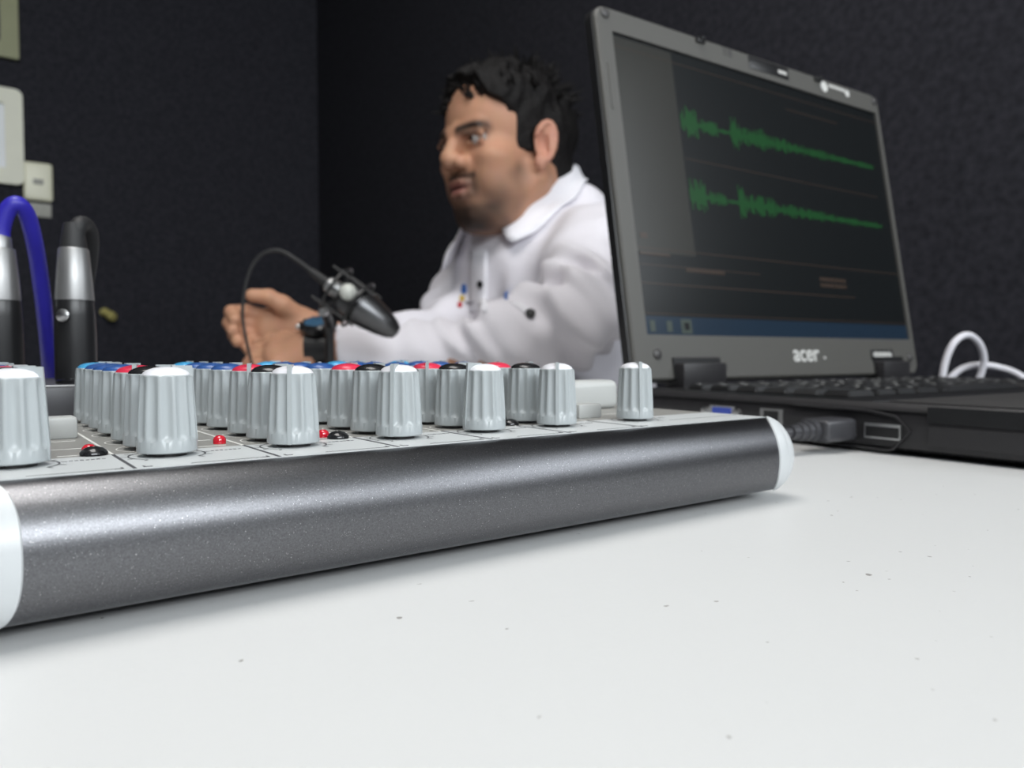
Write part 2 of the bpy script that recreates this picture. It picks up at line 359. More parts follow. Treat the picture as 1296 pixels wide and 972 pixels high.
for i, X in enumerate(KX):
    for j, Y in enumerate(ROWS):
        if i == 6 and j: continue
        if j == 0: a_ = front[i]
        else: a_ = {1: 60, 2: 80, 3: 85, 4: 95, 5: 80, 6: 70}[j]+random.uniform(-25, 25)
        a_ = {(1, 2): -70, (2, 2): -75, (4, 1): 20, (4, 2): -85}.get((i, j), a_)
        knob(X, Y, RC[j], a_)
def led(X, Y):
    b = bmesh.new(); lathe(b, [(.0014, 0), (.0014, .0006), (.00135, .0012), (.0011, .0016), (.0007, .0019), (.0001, .0020)], (X, Y, PZ_), seg=24); o = obj('led_lens', b, 'led_red', mix); o['label'] = 'red indicator lamp'
def screw(X, Y):
    b = bmesh.new(); lathe(b, [(.0025, 0), (.0025, .0006), (.0022, .0010), (.0016, .0015), (.0008, .00175), (.0006, .0012), (.0001, .0012)], (X, Y, PZ_+.0001), seg=28); o = obj('screw', b, 'black_gloss', mix); o['label'] = 'black round-headed panel screw'
for X, Y in ((-.1855, .0285), (-.1598, .0300), (-.1362, .0285)): led(X, Y)
for X, Y in ((-.1852, .0247), (-.1345, .0238), (-.0820, .0265)): screw(X, Y)
for q, h in (((-.1915, -.1835, .0610, .068), .0052), ((-.2165, -.2085, .0610, .068), .0052)):
    b = bmesh.new(); box(b, *q, PZ_, PZ_+h, .0007); obj('push_button', b, 'button', mix)
b = bmesh.new(); box(b, -.0530, -.0435, .0300, .0365, PZ_, PZ_+.0045, .0006); obj('push_button', b, 'button', mix)
led(-.1880, .075)
b = bmesh.new(); box(b, -.036, -.010, .0560, .068, PZ_, PZ_+.0105, .0026, seg=4); obj('large_button', b, 'button', mix)

# ------------------------------------------------------------------ plugs standing in the jack block, with cables
def plug(px, label, cab, path, r, name):
    base = at(px, 488, .287); base.z = .0362
    t = empty(name, label, 'audio cable', base)
    b = bmesh.new(); lathe(b, [(.0070, 0), (.0071, .001), (.0071, .016), (.0069, .024), (.0066, .0295), (.0064, .0300)], seg=36); obj('plug_body', b, 'black', t)
    b = bmesh.new(); lathe(b, [(.0066, .0300), (.0066, .0312), (.0063, .036), (.0052, .0490), (.0048, .0496)], seg=36); obj('collar', b, 'silver', t)
    b = bmesh.new(); lathe(b, [(.0024, 0), (.0024, .0008), (.0015, .0012), (.0001, .0013)], Vector((0, -.0074, .024)), (0, -1, .05), 20); o = obj('set_screw', b, 'steel', t); o['label'] = 'round silver screw'
    b = bmesh.new(); lathe(b, [(.0047, .0495), (.0043, .0530), (.0036, .0575), (.0031, .0590)] if cab == 'black_rubber' else [(.0042, .0495), (.0040, .0535), (.0034, .0545)], seg=28); obj('strain_relief', b, 'black_rubber' if cab == 'black_rubber' else 'silver', t)
    b = bmesh.new(); tube(b, [Vector(p)-base for p in path], r, 14); obj('cable', b, cab, t)
    return t
def Q(px, py, Y): return at(px, py, Y)
plug(97, 'black audio cable with silver collared plug, standing beside the blue cable', 'black_rubber',
     [Q(97, 312, .287), Q(97, 296, .287), Q(100, 285, .288), Q(107, 284, .293), Q(114, 296, .298), Q(114, 325, .304), Q(106, 380, .312), Q(101, 440, .320), Q(100, 500, .33), Q(103, 556, .37)], .0030, 'audio_cable')
plug(4, 'bright blue audio cable arching out of its silver collared plug', 'blue_cable',
     [Q(1, 306, .287), Q(2, 288, .287), Q(9, 267, .287), Q(21, 258, .288), Q(33, 270, .292), Q(42, 300, .298), Q(50, 345, .306), Q(58, 410, .315), Q(64, 480, .33), Q(66, 540, .37)], .0031, 'audio_cable')
b = bmesh.new(); tube(b, [Q(69, 400, .42), Q(69, 440, .42), Q(70, 480, .415), Q(72, 520, .41), (-.24, .42, .0025), (-.23, .5, .0025)], .0020, 10)
tag(obj('thin_cable', b, 'brown_cable'), 'thin dark red cable hanging behind the mixer beside the blue cable', 'cable')

for X in KX[:6]:
    b = bmesh.new(); lathe(b, [(.0062, 0), (.0062, .0012), (.0040, .0016), (.0036, .0004), (.0001, .0004)], (X, .145, .0362), seg=24); obj('jack_socket', b, 'black_gloss', mix)
# ------------------------------------------------------------------ laptop
LT = .5873; LB = .1725; LO = Vector((.0792, .4846, 0)); HZ = .0281
lap = empty('laptop', 'open dark grey laptop showing green sound waves', 'laptop', LO, LT)
W_, D_, BT = .34, .262, .0235                   # local: x along the hinge, -y towards the user
b = bmesh.new()
sec = [(0, .0036), (.006, .0012), (W_-.006, .0012), (W_, .0036), (W_+.001, .014), (W_, BT-.003), (W_-.003, BT), (.003, BT), (0, BT-.003), (-.001, .014)]
rings(b, [[(x, y, z if y < -.1 or z > .01 else z) for x, z in sec] for y in (.012, .008, -.1, -.2, -D_+.004)] + [[(.004+(x)*(W_-.008)/W_, -D_, .003+(z-.0012)*.86) for x, z in sec]])
obj('base', b, 'lap_base', lap)
b = bmesh.new(); box(b, .010, W_-.010, -D_+.010, -.162, BT-.0004, BT+.0006, .0004); obj('palm_rest', b, 'lap_palm', lap)
b = bmesh.new(); box(b, .004, W_-.004, -.158, -.012, BT-.0004, BT+.0003, .0002); obj('keyboard_deck', b, 'black', lap)
b = bmesh.new(); box(b, .125, .2, -.235, -.185, BT+.0004, BT+.0009, .0003); obj('touchpad', b, 'black', lap)
bmk = bmesh.new(); vs = box(bmk, -.0082, .0082, -.0078, .0078, 0, .0034); 
for v in bmk.verts:
    if v.co.z > .002: v.co.x *= .84; v.co.y *= .84
bmesh.ops.bevel(bmk, geom=list(bmk.edges), offset=.0007, segments=2, affect='EDGES'); keym = bpy.data.meshes.new('key'); bmk.to_mesh(keym); bmk.free(); keym.materials.append(M['key'])
lb = bmesh.new()
nk = 0
for r in range(6):
    y = -.031-.0192*r; x = .020; n = 15
    wd = [1]*15
    if r == 2: wd = [1.4]+[1]*13
    if r == 3: wd = [1.7]+[1]*11+[1.6]
    if r == 4: wd = [2.2]+[1]*10+[2.0]
    if r == 5: wd = [1.3, 1, 1, 1.2, 5.2, 1.2, 1, 1, 1, 1]
    step = (W_-.04)/sum(wd)
    for q in wd:
        k = bpy.data.objects.new('key', keym); COL.objects.link(k); k.parent = lap; s = q*step
        k.location = (x+s/2, y, BT+.0002); k.scale = ((s-.0016)/.0164, 1.06 if r else .8, 1); nk += 1
        if q < 1.3: box(lb, x+s/2-.0040, x+s/2-.0012, y+.001, y+.0032, BT+.0036, BT+.0037)
        x += s
obj('key_legends', lb, 'grey_print', lap, False)
# ports on the side that faces the camera (x = 0)
def sidebox(name, y0, y1, z0, z1, m, d=.0006, x=-.0010, bev=0, parent=lap):
    b = bmesh.new(); box(b, x-d, x+.004, y0, y1, z0, z1, bev); return obj(name, b, m, parent, False)
sidebox('vga_port', -.0785, -.0655, .0110, .0160, 'vga', .0012)
sidebox('port_surround', -.0810, -.0630, .0105, .0168, 'steel', .0006)
for yy in (-.0610, -.0835): 
    b = bmesh.new(); lathe(b, [(.0022, 0), (.0022, .003), (.0012, .0032)], (-.001, yy, .0136), (-1, 0, 0), 16); obj('port_screw', b, 'steel', lap)
sidebox('network_port', -.112, -.098, .0090, .0172, 'silver', .0006)
sidebox('port_opening', -.1095, -.1005, .0100, .0162, 'black', .0009)
b = bmesh.new()                                 # raised outline of the port recess
loop = [(-.118, .0030), (-.168, .0020), (-.1712, .0030), (-.1785, .0115), (-.172, .0178), (-.160, .0195), (-.118, .0205)]
tube(b, [(-.0014, y, z) for y, z in loop], .0007, 8, 0); obj('recess_rim', b, 'lap_base', lap)
usb = sidebox('usb_port', -.1745, -.1572, .0070, .0140, 'steel', .0008)
b = bmesh.new(); box(b, -.0022, .001, -.1738, -.1580, .0078, .0126); obj('opening', b, 'black', usb, False)
sidebox('usb_port', -.1525, -.1352, .0070, .0140, 'steel', .0004)
sidebox('drive_bay', -.252, -.1862, .0160, .0228, 'black_gloss', .0005)
sidebox('drive_slot', -.252, -.1862, .0060, .0146, 'lap_base', .0007, bev=.0006)
sidebox('side_seam', -.258, .004, .0200, .0204, 'black', .0003, x=-.0006)
# lid
TL = Matrix.Translation((0, 0, HZ)) @ Matrix.Rotation(-LB, 4, 'X')     # lid local: x along hinge, z up the lid, -y faces the user
LH = .2602
def lidmesh(name, bm, m, parent, smooth=True):
    return obj(name, bm, m, parent, smooth)
def roundrect(x0, x1, z0, z1, r, n=6):
    P = []
    for cx, cz, a0 in ((x1-r, z1-r, 0), (x0+r, z1-r, 90), (x0+r, z0+r, 180), (x1-r, z0+r, 270)):
        for k in range(n+1): t = math.radians(a0+90*k/n); P.append((cx+r*math.cos(t), cz+r*math.sin(t)))
    return P
lid = bpy.data.objects.new('lid', None)
b = bmesh.new(); po = roundrect(0, W_, 0, LH, .010); pi_ = roundrect(.0015, W_-.0015, .0015, LH-.0015, .009)
rings(b, [[(x, .0115, z) for x, z in pi_], [(x, .010, z) for x, z in po], [(x, .0032, z) for x, z in po], [(x, .0026, z) for x, z in pi_]])
lid = obj('lid', b, 'black', lap); lid.matrix_local = TL
b = bmesh.new(); q = [roundrect(.0008, W_-.0008, .0008, LH-.0008, .0095), roundrect(.0020, W_-.0020, .0020, LH-.0020, .0085)]
sx0, sx1, sz0, sz1 = .0145, .3330, .0310, .2425
inner = roundrect(sx0, sx1, sz0, sz1, .0004)
R4 = [[(x, .0045, z) for x, z in q[0]], [(x, .0005, z) for x, z in q[0]], [(x, -.0006, z) for x, z in q[1]], [(x, -.0006, z) for x, z in inner], [(x, .0018, z) for x, z in inner]]
rings(b, R4, False); obj('bezel', b, 'bezel', lid)
b = bmesh.new(); box(b, sx0-.001, sx1+.001, .0010, .0025, sz0-.001, sz1+.001); scr = obj('screen', b, 'screen', lid, False)
def onscr(name, rects, m, y=.0009):
    b = bmesh.new()
    for i, (x0, x1, z0, z1) in enumerate(rects): box(b, x0, x1, y-.00008*(i % 2), .0012, z0, z1)
    return obj(name, b, m, lid, False)
onscr('side_pane', [(sx0, .0715, .088, .2405)], 'scr_side')
wv = bmesh.new(); rng = random.Random(3)
for zc in (.1885, .1335):
    u = .0735
    while u < .318:
        e = .0135 if u < .090 else .0028 if u < .094 else .0062 if u < .112 else .0022 if u < .126 else .0150 if u < .134 else .0095 if u < .158 else .0110 if u < .168 else .0066 if u < .2 else .0050 if u < .25 else .0034
        h = e*rng.uniform(.12, 1)**.8; box(wv, u, u+.0010, .00085, .0012, zc-h*rng.uniform(.7, 1), zc+h); u += .00115
    box(wv, .0735, .318, .0009, .0012, zc-.0005, zc+.0005)
obj('waveform', wv, 'scr_green', lid, False)
onscr('tool_lines', [(.0735, .318, .1605, .1611), (sx0, sx1, .0905, .0912), (sx0, .14, .0790, .0796), (sx0, .26, .0660, .0668), (.06, .10, .0765, .0790), (.214, .2500, .0735, .0765), (.214, .2500, .0785, .0815), (sx0, sx1, .0455, .0461), (sx0, sx1, .2330, .2336), (.2, .27, .2215, .2222)], 'scr_line')
onscr('taskbar', [(sx0, sx1, .0313, .0440)], 'scr_task')
onscr('taskbar_icon', [(.0485, .0590, .0325, .0425), (.0195, .0240, .0335, .0410), (.0350, .0400, .0335, .0410)], 'scr_light', .0007)
onscr('cursor_glyph', [(.020, .0265, .0975, .1015), (.0175, .046, .0860, .0880)], 'scr_line', .0007)
b = bmesh.new(); box(b, .0518, .0562, .0005, .0012, .0350, .0400); obj('icon_mark', b, 'screen', lid, False)
def bump(x, z, r=.0036):
    b = bmesh.new(); lathe(b, [(r, 0), (r, .0010), (r*.7, .0018), (.0001, .002)], (x, -.0004, z), (0, -1, 0), 20); obj('rubber_bumper', b, 'lap_palm', lid)
for x, z in ((.0095, .2540), (.0215, .0180), (W_-.0075, .2535), (W_-.012, .0150)): bump(x, z)
for x in (.1030, .2480):
    b = bmesh.new(); box(b, x-.0045, x+.0045, -.0030, .002, .2545, .2585, .0008); box(b, x-.0020, x+.0020, -.0050, -.002, .2560, .2580, .0004); obj('latch_hook', b, 'black', lid)
b = bmesh.new(); box(b, .0062, .0078, -.0012, .0, .185, .218, .0003); obj('side_bumper', b, 'bezel', lid)
b = bmesh.new(); box(b, .1580, .2075, -.0012, .0, .2475, .2578, .0004); st = obj('webcam_strip', b, 'black', lid)
def lidtext(s, size, x, z, m, parent=lid, sx=1):
    o = obj('lettering', text(s, size), m, parent, False); o.rotation_euler = (PI/2, 0, 0); o.location = (x, -.0009, z); o.scale = (sx, 1, 1); return o
o = lidtext('acer', .0185, .1800, .0180, 'grey_print', sx=1.0); o['label'] = 'silver lower-case lettering'
b = bmesh.new(); lathe(b, [(.0011, 0), (.0011, .0004)], (.2035, -.0006, .0150), (0, -1, 0), 16); obj('lettering_dot', b, 'grey_print', lid)
b = bmesh.new(); box(b, .268, .302, -.0010, 0, .0128, .0218, .0003); obj('model_badge', b, 'black', lid)
b = bmesh.new()
for k in range(9): box(b, .2715+k*.0031, .2735+k*.0031, -.0014, -.0008, .0152, .0192+(k % 2)*.0008)
obj('badge_mark', b, 'grey_print', lid, False)
b = bmesh.new()
for k in range(5): box(b, .194+k*.0022, .1955+k*.0022, -.0016, -.0010, .2505, .2535)
obj('webcam_mark', b, 'grey_print', lid, False)
b = bmesh.new(); lathe(b, [(.0048, 0), (.0048, .0004)], (.2565, -.0006, .2520), (0, -1, 0), 24)
vs0 = len(b.verts)
for k in range(9): box(b, .2640+k*.0026, .2658+k*.0026, -.0010, 0, .2530, .2558)
lathe(b, [(.0036, 0), (.0036, .0004)], (.2905, -.0006, .2525), (0, -1, 0), 5); obj('sticker', b, 'grey_print', lid, False)
b = bmesh.new()
for k in range(3): box(b, .1290, .1330, -.0008, 0, .2520+k*.0022, .2532+k*.0022)
box(b, .1350, .1385, -.0008, 0, .2515, .2580); obj('emblem', b, 'lap_palm', lid, False)
for x0, x1 in ((.036, .078), (.272, .312)):
    b = bmesh.new(); box(b, x0, x1, -.0080, .010, BT-.002, .0400, .0015); obj('hinge', b, 'lap_base', lap)
    b = bmesh.new(); box(b, x0-.0015, x1+.0025, -.0018, .003, .0008, .0155); obj('hinge_slot', b, 'black', lid, False)
# usb plug
ud = Matrix.Translation(LO) @ Matrix.Rotation(LT, 4, 'Z')
up = empty('usb_cable', 'black usb cable plugged into the laptop side behind the mixer end cap', 'usb cable', ud @ Vector((-.001, -.1462, 0)), LT)
b = bmesh.new(); box(b, -.024, -.0006, -.0078, .0078, .0052, .0158, .0022, seg=3); obj('plug', b, 'usb_shade', up)
b = bmesh.new(); lathe(b, [(.0048, 0), (.0048, .004), (.0038, .0045), (.0038, .006), (.0046, .0065), (.0046, .0085), (.0036, .009), (.0036, .0105), (.0042, .011), (.0042, .013), (.0032, .0135), (.0032, .018)], (-.023, 0, .0106), (-1, 0, 0), 24); obj('strain_relief', b, 'usb_shade', up)
b = bmesh.new(); tube(b, [(-.040, 0, .0106), (-.058, .001, .0100), (-.078, .004, .0070), (-.098, .020, .0035), (-.108, .055, .0024), (-.112, .14, .0024), (-.125, .22, .0024)], .0023, 12); obj('cord', b, 'usb_shade', up)
# white cable behind the laptop
b = bmesh.new(); Y = .70
tube(b, [Q(1185, 540, Y), Q(1190, 500, Y), Q(1196, 460, Y), Q(1208, 433, Y), Q(1225, 424, Y+.005), Q(1240, 436, Y+.01), Q(1245, 460, Y+.015), Q(1232, 490, Y+.02), Q(1205, 500, Y+.025), Q(1196, 488, Y+.03), Q(1215, 468, Y+.03), Q(1240, 462, Y+.025), Q(1268, 466, Y+.02), Q(1292, 476, Y+.01), Q(1320, 500, Y), Q(1330, 520, Y-.01)], .0031, 12)
tag(obj('white_cable', b, 'white_cable'), 'loop of white cable rising behind the laptop keyboard', 'cable')

# ------------------------------------------------------------------ things on the far wall
def onwall(name, label, cat, px0, px1, py0, py1, group=None):
    n = EY; d = RY1
    def hit(px, py):
        v = at(px, py, 1)-Vector((0, 0, CAMZ)); t = d/v.dot(n); return Vector((0, 0, CAMZ))+v*t
    a_, c_ = hit(px0, (py0+py1)/2), hit(px1, (py0+py1)/2)
    z1, z0 = hit(px1, py0).z, hit(px1, py1).z
    t = empty(name, label, cat, (c_.x, c_.y, z0), A, group)
    return t, (c_-a_).length, z1-z0                # local: x runs to -width, y = 0 on the wall, z 0..height
t, w0, h0 = onwall('picture_frame', 'cream framed white sheet on the dark wall, left of the switch plate', 'picture frame', -75, 29, 117, 236)
def framed(t, w0, h0, fr, m, ms, r=.02):
    b = bmesh.new(); o_ = roundrect(-w0, 0, 0, h0, r, 5); i_ = roundrect(-w0+fr, -fr, fr, h0-fr, r*.4, 5)
    rings(b, [[(x, 0, z) for x, z in o_], [(x, -.022, z) for x, z in o_], [(x, -.022, z) for x, z in i_], [(x, -.008, z) for x, z in i_]], False); obj('frame', b, m, t)
    b = bmesh.new(); box(b, -w0+fr*.8, -fr*.8, -.009, -.001, fr*.8, h0-fr*.8); obj('sheet', b, ms, t, False)
framed(t, w0, h0, .045, 'cream', 'paper')
t, w0, h0 = onwall('picture_frame', 'olive framed dark picture, highest on the wall at the left edge', 'picture frame', -60, 22, -60, 78)
framed(t, w0, h0, .045, 'olive', 'dark_sheet', .006)
t, w0, h0 = onwall('switch_plate', 'small cream light switch plate on the dark wall', 'light switch', 30, 66, 209, 256)
b = bmesh.new(); box(b, -w0, 0, -.012, 0, 0, h0, .008, seg=3); obj('plate', b, 'cream_switch', t)
b = bmesh.new(); box(b, -w0*.68, -w0*.32, -.017, -.010, h0*.42, h0*.56, .002); obj('switch_lever', b, 'tape', t)
t, w0, h0 = onwall('wall_label', 'small pale grey label strip under the cream switch plate', 'label', 35, 65, 259, 276)
b = bmesh.new(); box(b, -w0, 0, -.003, 0, 0, h0, .001); obj('strip', b, 'tape', t)
t, w0, h0 = onwall('wall_hook', 'small brass hook on the dark wall beside the black plug', 'hook', 126, 143, 389, 408)
b = bmesh.new(); lathe(b, [(.014, 0), (.014, .004), (.012, .006)], (-w0*.62, 0, h0*.66), (0, -1, 0), 20); obj('hook_plate', b, 'brass', t)
b = bmesh.new(); lathe(b, [(.011, 0), (.013, .006), (.013, .014), (.010, .018), (.010, .022), (.0145, .026), (.0150, .040), (.012, .046), (.001, .047)], (-w0*.66, -.004, h0*.70), (.45, -.75, -.42), 20); obj('hook_peg', b, 'brass', t)

# ------------------------------------------------------------------ signed-distance modelling for the person
class SDF:
    def __init__(s, lo, hi, h):
        s.lo = np.array(lo, np.float32); s.h = h; n = np.ceil((np.array(hi)-np.array(lo))/h).astype(int)+1; s.n = n
        s.ax = [s.lo[i]+h*np.arange(n[i], dtype=np.float32) for i in range(3)]
        s.f = np.full(n, .08, np.float32)
    def sl(s, lo, hi):
        i0 = [max(0, int((lo[i]-s.lo[i])/s.h)-1) for i in range(3)]; i1 = [min(int(s.n[i]), int((hi[i]-s.lo[i])/s.h)+3) for i in range(3)]
        if any(b_ <= a_ for a_, b_ in zip(i0, i1)): return None, None
        S = tuple(slice(a_, b_) for a_, b_ in zip(i0, i1))
        return S, np.meshgrid(s.ax[0][S[0]], s.ax[1][S[1]], s.ax[2][S[2]], indexing='ij')
    def mix(s, S, d, k, op):
        a_ = s.f[S]
        if op == 'add': 
            hh = np.clip(.5+.5*(a_-d)/k, 0, 1); s.f[S] = a_*(1-hh)+d*hh-k*hh*(1-hh)
        else:
            hh = np.clip(.5-.5*(a_+d)/k, 0, 1); s.f[S] = a_*(1-hh)+(-d)*hh+k*hh*(1-hh)
    def cone(s, a_, b_, ra, rb, k=.01, op='add'):
        a_ = np.array(a_, np.float32); b_ = np.array(b_, np.float32); r = max(ra, rb)+2*k+.012
        S, G = s.sl(np.minimum(a_, b_)-r, np.maximum(a_, b_)+r)
        if S is None: return
        v = b_-a_; L2 = float(v@v)+1e-12
        t = np.clip(((G[0]-a_[0])*v[0]+(G[1]-a_[1])*v[1]+(G[2]-a_[2])*v[2])/L2, 0, 1)
        d = np.sqrt((G[0]-a_[0]-t*v[0])**2+(G[1]-a_[1]-t*v[1])**2+(G[2]-a_[2]-t*v[2])**2)-(ra+(rb-ra)*t)
        s.mix(S, d, k, op)
    def ell(s, c, R, rad, k=.01, op='add'):       # R: 3 unit axes
        c = np.array(c, np.float32); R = np.array(R, np.float32); r = max(rad)+2*k+.012
        S, G = s.sl(c-r, c+r)
        if S is None: return
        g = [G[i]-c[i] for i in range(3)]; q = [(R[j][0]*g[0]+R[j][1]*g[1]+R[j][2]*g[2]) for j in range(3)]
        k0 = np.sqrt(sum((q[j]/rad[j])**2 for j in range(3))); k1 = np.sqrt(sum((q[j]/rad[j]**2)**2 for j in range(3)))+1e-9
        s.mix(S, k0*(k0-1)/k1, k, op)
    def grid(s): return np.meshgrid(*s.ax, indexing='ij')
    def mesh(s):                                  # surface nets
        f = s.f; n = f.shape; ins = f < 0; h = s.h
        cs = np.zeros((n[0]-1, n[1]-1, n[2]-1), np.int8)
        for i in (0, 1):
            for j in (0, 1):
                for k in (0, 1): cs += ins[i:n[0]-1+i, j:n[1]-1+j, k:n[2]-1+k]
        act = np.argwhere((cs > 0) & (cs < 8)); idx = -np.ones(cs.shape, np.int64); idx[tuple(act.T)] = np.arange(len(act))
        acc = np.zeros((len(act), 3)); cnt = np.zeros(len(act))
        cor = [np.array(c) for c in ((0,0,0),(1,0,0),(0,1,0),(1,1,0),(0,0,1),(1,0,1),(0,1,1),(1,1,1))]
        for a_ in range(8):
            for b_ in range(a_+1, 8):
                if np.abs(cor[a_]-cor[b_]).sum() != 1: continue
                va = f[tuple((act+cor[a_]).T)]; vb = f[tuple((act+cor[b_]).T)]; m_ = (va < 0) != (vb < 0)
                t = va[m_]/(va[m_]-vb[m_]); acc[m_] += cor[a_]+(cor[b_]-cor[a_])*t[:, None]; cnt[m_] += 1
        V = s.lo+(act+acc/cnt[:, None])*h
        F = []
        for ax in range(3):
            u, v = (ax+1) % 3, (ax+2) % 3
            A0 = [slice(None)]*3; A1 = [slice(None)]*3; A0[ax] = slice(0, n[ax]-1); A1[ax] = slice(1, n[ax])
            p = ins[tuple(A0)]; q = ins[tuple(A1)]; E = np.argwhere(p != q)
            E = E[(E[:, u] > 0) & (E[:, v] > 0) & (E[:, u] < n[u]-1) & (E[:, v] < n[v]-1)]
            fl = p[tuple(E.T)]; du = np.zeros(3, int); du[u] = 1; dv = np.zeros(3, int); dv[v] = 1
            q4 = np.stack([idx[tuple((E-du-dv).T)], idx[tuple((E-dv).T)], idx[tuple(E.T)], idx[tuple((E-du).T)]], 1)
            q4[~fl] = q4[~fl][:, ::-1]; F.append(q4)
        return V, np.concatenate(F)
def np_mesh(name, V, F):
    me = bpy.data.meshes.new(name); me.vertices.add(len(V)); me.vertices.foreach_set('co', np.asarray(V, np.float32).ravel())
    me.loops.add(F.size); me.loops.foreach_set('vertex_index', F.astype(np.int32).ravel())
    me.polygons.add(len(F)); me.polygons.foreach_set('loop_start', np.arange(0, F.size, 4, dtype=np.int32))
    me.update(calc_edges=True); me.validate(); me.polygons.foreach_set('use_smooth', [True]*len(me.polygons)); return me
def nz(X, Y, Z, s, seed=0):                       # cheap smooth noise in -1..1
    r = np.random.RandomState(seed); o_ = 0
    for k in range(6):
        d = r.normal(size=3); d /= np.linalg.norm(d); p = r.uniform(0, 6.28); q = s*r.uniform(.7, 1.6)
        o_ = o_+np.sin(q*(X*d[0]+Y*d[1]+Z*d[2])+p+1.3*np.sin(q*.6*(X*d[1]-Y*d[2]+Z*d[0])+p*2))
    return o_/3.2
SEAT = Vector((.16, 1.31, RZ0))
man = empty('person', 'man in a white button-up shirt leaning on the table and talking', 'person', SEAT)
MI = Matrix.Translation(-SEAT)
def person_part(name, V, F, m, parent=man, names=None):
    V = np.asarray(V)-np.array(SEAT); me = np_mesh(name, V, F); me.materials.append(M[m] if isinstance(m, str) else m)
    o = bpy.data.objects.new(name, me); COL.objects.link(o); o.parent = parent; return o
# head frame
ha = math.radians(50); hp = math.radians(2)
HF = np.array([-math.sin(ha)*math.cos(hp), -math.cos(ha)*math.cos(hp), -math.sin(hp)]); HL = np.array([math.cos(ha), -math.sin(ha), 0]); HU = np.cross(HF, HL)
HC = np.array([-.006, 1.15, .342]); HS = 1.07
def hw(f, l, u): return HC+HS*(f*HF+l*HL+u*HU)
HR = (HF, HL, HU)
def hs(*r): return [x*HS for x in r]
hd = SDF((-.16, .98, .13), (.17, 1.34, .50), .0021)
hd.ell(hw(-.012, 0, .034), HR, hs(.092, .072, .084), .02)
hd.ell(hw(.030, 0, .040), HR, hs(.060, .062, .066), .02)                    # forehead
hd.ell(hw(.035, 0, -.027), HR, hs(.052, .053, .068), .02)
for s in (1, -1):
    hd.cone(hw(.000, s*.054, -.040), hw(.046, s*.027, -.083), .018*HS, .018*HS, .02)    # jaw
    hd.ell(hw(.058, s*.043, -.016), HR, hs(.024, .020, .016), .02)             # cheekbone
    hd.ell(hw(.046, s*.036, -.046), HR, hs(.030, .021, .030), .02)             # cheek
    hd.cone(hw(.079, s*.036, .021), hw(.089, s*.012, .018), .0105, .0105, .010)   # brow ridge
hd.cone(hw(.061, -.010, -.083), hw(.061, .010, -.083), .020*HS, .021*HS, .02)      # chin
hd.ell(hw(.066, 0, -.055), HR, hs(.020, .026, .026), .015)                   # muzzle
for s in (1, -1):
    hd.ell(hw(.097, s*.033, .0085), HR, hs(.013, .017, .012), .010, 'sub')     # eye socket
    hd.cone(hw(.083, s*.046, .0115), hw(.089, s*.020, .0145), .0045, .0042, .005)     # upper lid
    hd.cone(hw(.080, s*.043, .0025), hw(.085, s*.022, .0020), .0036, .0036, .005)     # lower lid
hd.cone(hw(.087, 0, .024), hw(.102, 0, -.012), .0080, .0100, .008)
hd.ell(hw(.101, 0, -.017), HR, hs(.0125, .0125, .0110), .006)
for s in (1, -1):
    hd.ell(hw(.092, s*.0145, -.021), HR, hs(.0120, .0085, .0090), .006)
    hd.ell(hw(.097, s*.0085, -.0295), HR, hs(.005, .0036, .004), .002, 'sub')
hd.cone(hw(.086, -.016, -.0475), hw(.086, .016, -.0475), .0050, .0050, .005)
hd.cone(hw(.091, -.010, -.0455), hw(.091, .010, -.0455), .0052, .0052, .005)
hd.cone(hw(.082, -.017, -.0600), hw(.082, .017, -.0600), .0052, .0052, .005)
hd.cone(hw(.088, -.009, -.0610), hw(.088, .009, -.0610), .0058, .0058, .005)
hd.cone(hw(.094, -.016, -.0530), hw(.094, .016, -.0530), .0022, .0022, .002, 'sub')
NB = np.array([.045, 1.205, .20])
hd.cone(hw(-.020, 0, -.030), NB, .056*HS, .064, .03)                           # neck
hd.ell(hw(.024, 0, -.088), HR, hs(.045, .045, .022), .02)                     # under the chin
for s in (1, -1):                                                              # ears
    e = math.radians(22)
    EL = np.array(HL)*s; efw = np.array(HF)*math.cos(e)-EL*math.sin(e)*1.0; enr = np.cross(efw, HU); up_ = np.array(HU)-.18*np.array(HF)
    def ear(a_, t, o_=0): return hw(.007, s*.0725, -.001)+HS*(a_*efw+t*np.array(up_))+EL*HS*(.010-.35*a_*0)+EL*o_
    pts = [ear(-.002+.0130*math.cos(q), .004+.0255*math.sin(q)) for q in np.linspace(math.radians(20), math.radians(265), 12)]
    for p, q in zip(pts, pts[1:]): hd.cone(p, q, .0042, .0042, .003)
    hd.ell(ear(-.003, .002, -.005), (efw, up_/np.linalg.norm(up_), enr), hs(.0138, .0255, .0050), .004)
    hd.ell(ear(.002, -.023), (efw, up_/np.linalg.norm(up_), enr), hs(.008, .010, .0045), .004)   # lobe
    hd.ell(ear(.002, .003, .0025), (efw, up_/np.linalg.norm(up_), enr), hs(.0085, .0135, .0085), .004, 'sub')
    hd.cone(ear(-.009, -.006, .001), ear(-.006, .020, .001), .0028, .0028, .003)
Vh, Fh = hd.mesh()

def hand(sd, P, k=.005):
    for a_, b_, ra, rb in P: sd.cone(a_, b_, ra, rb, k)
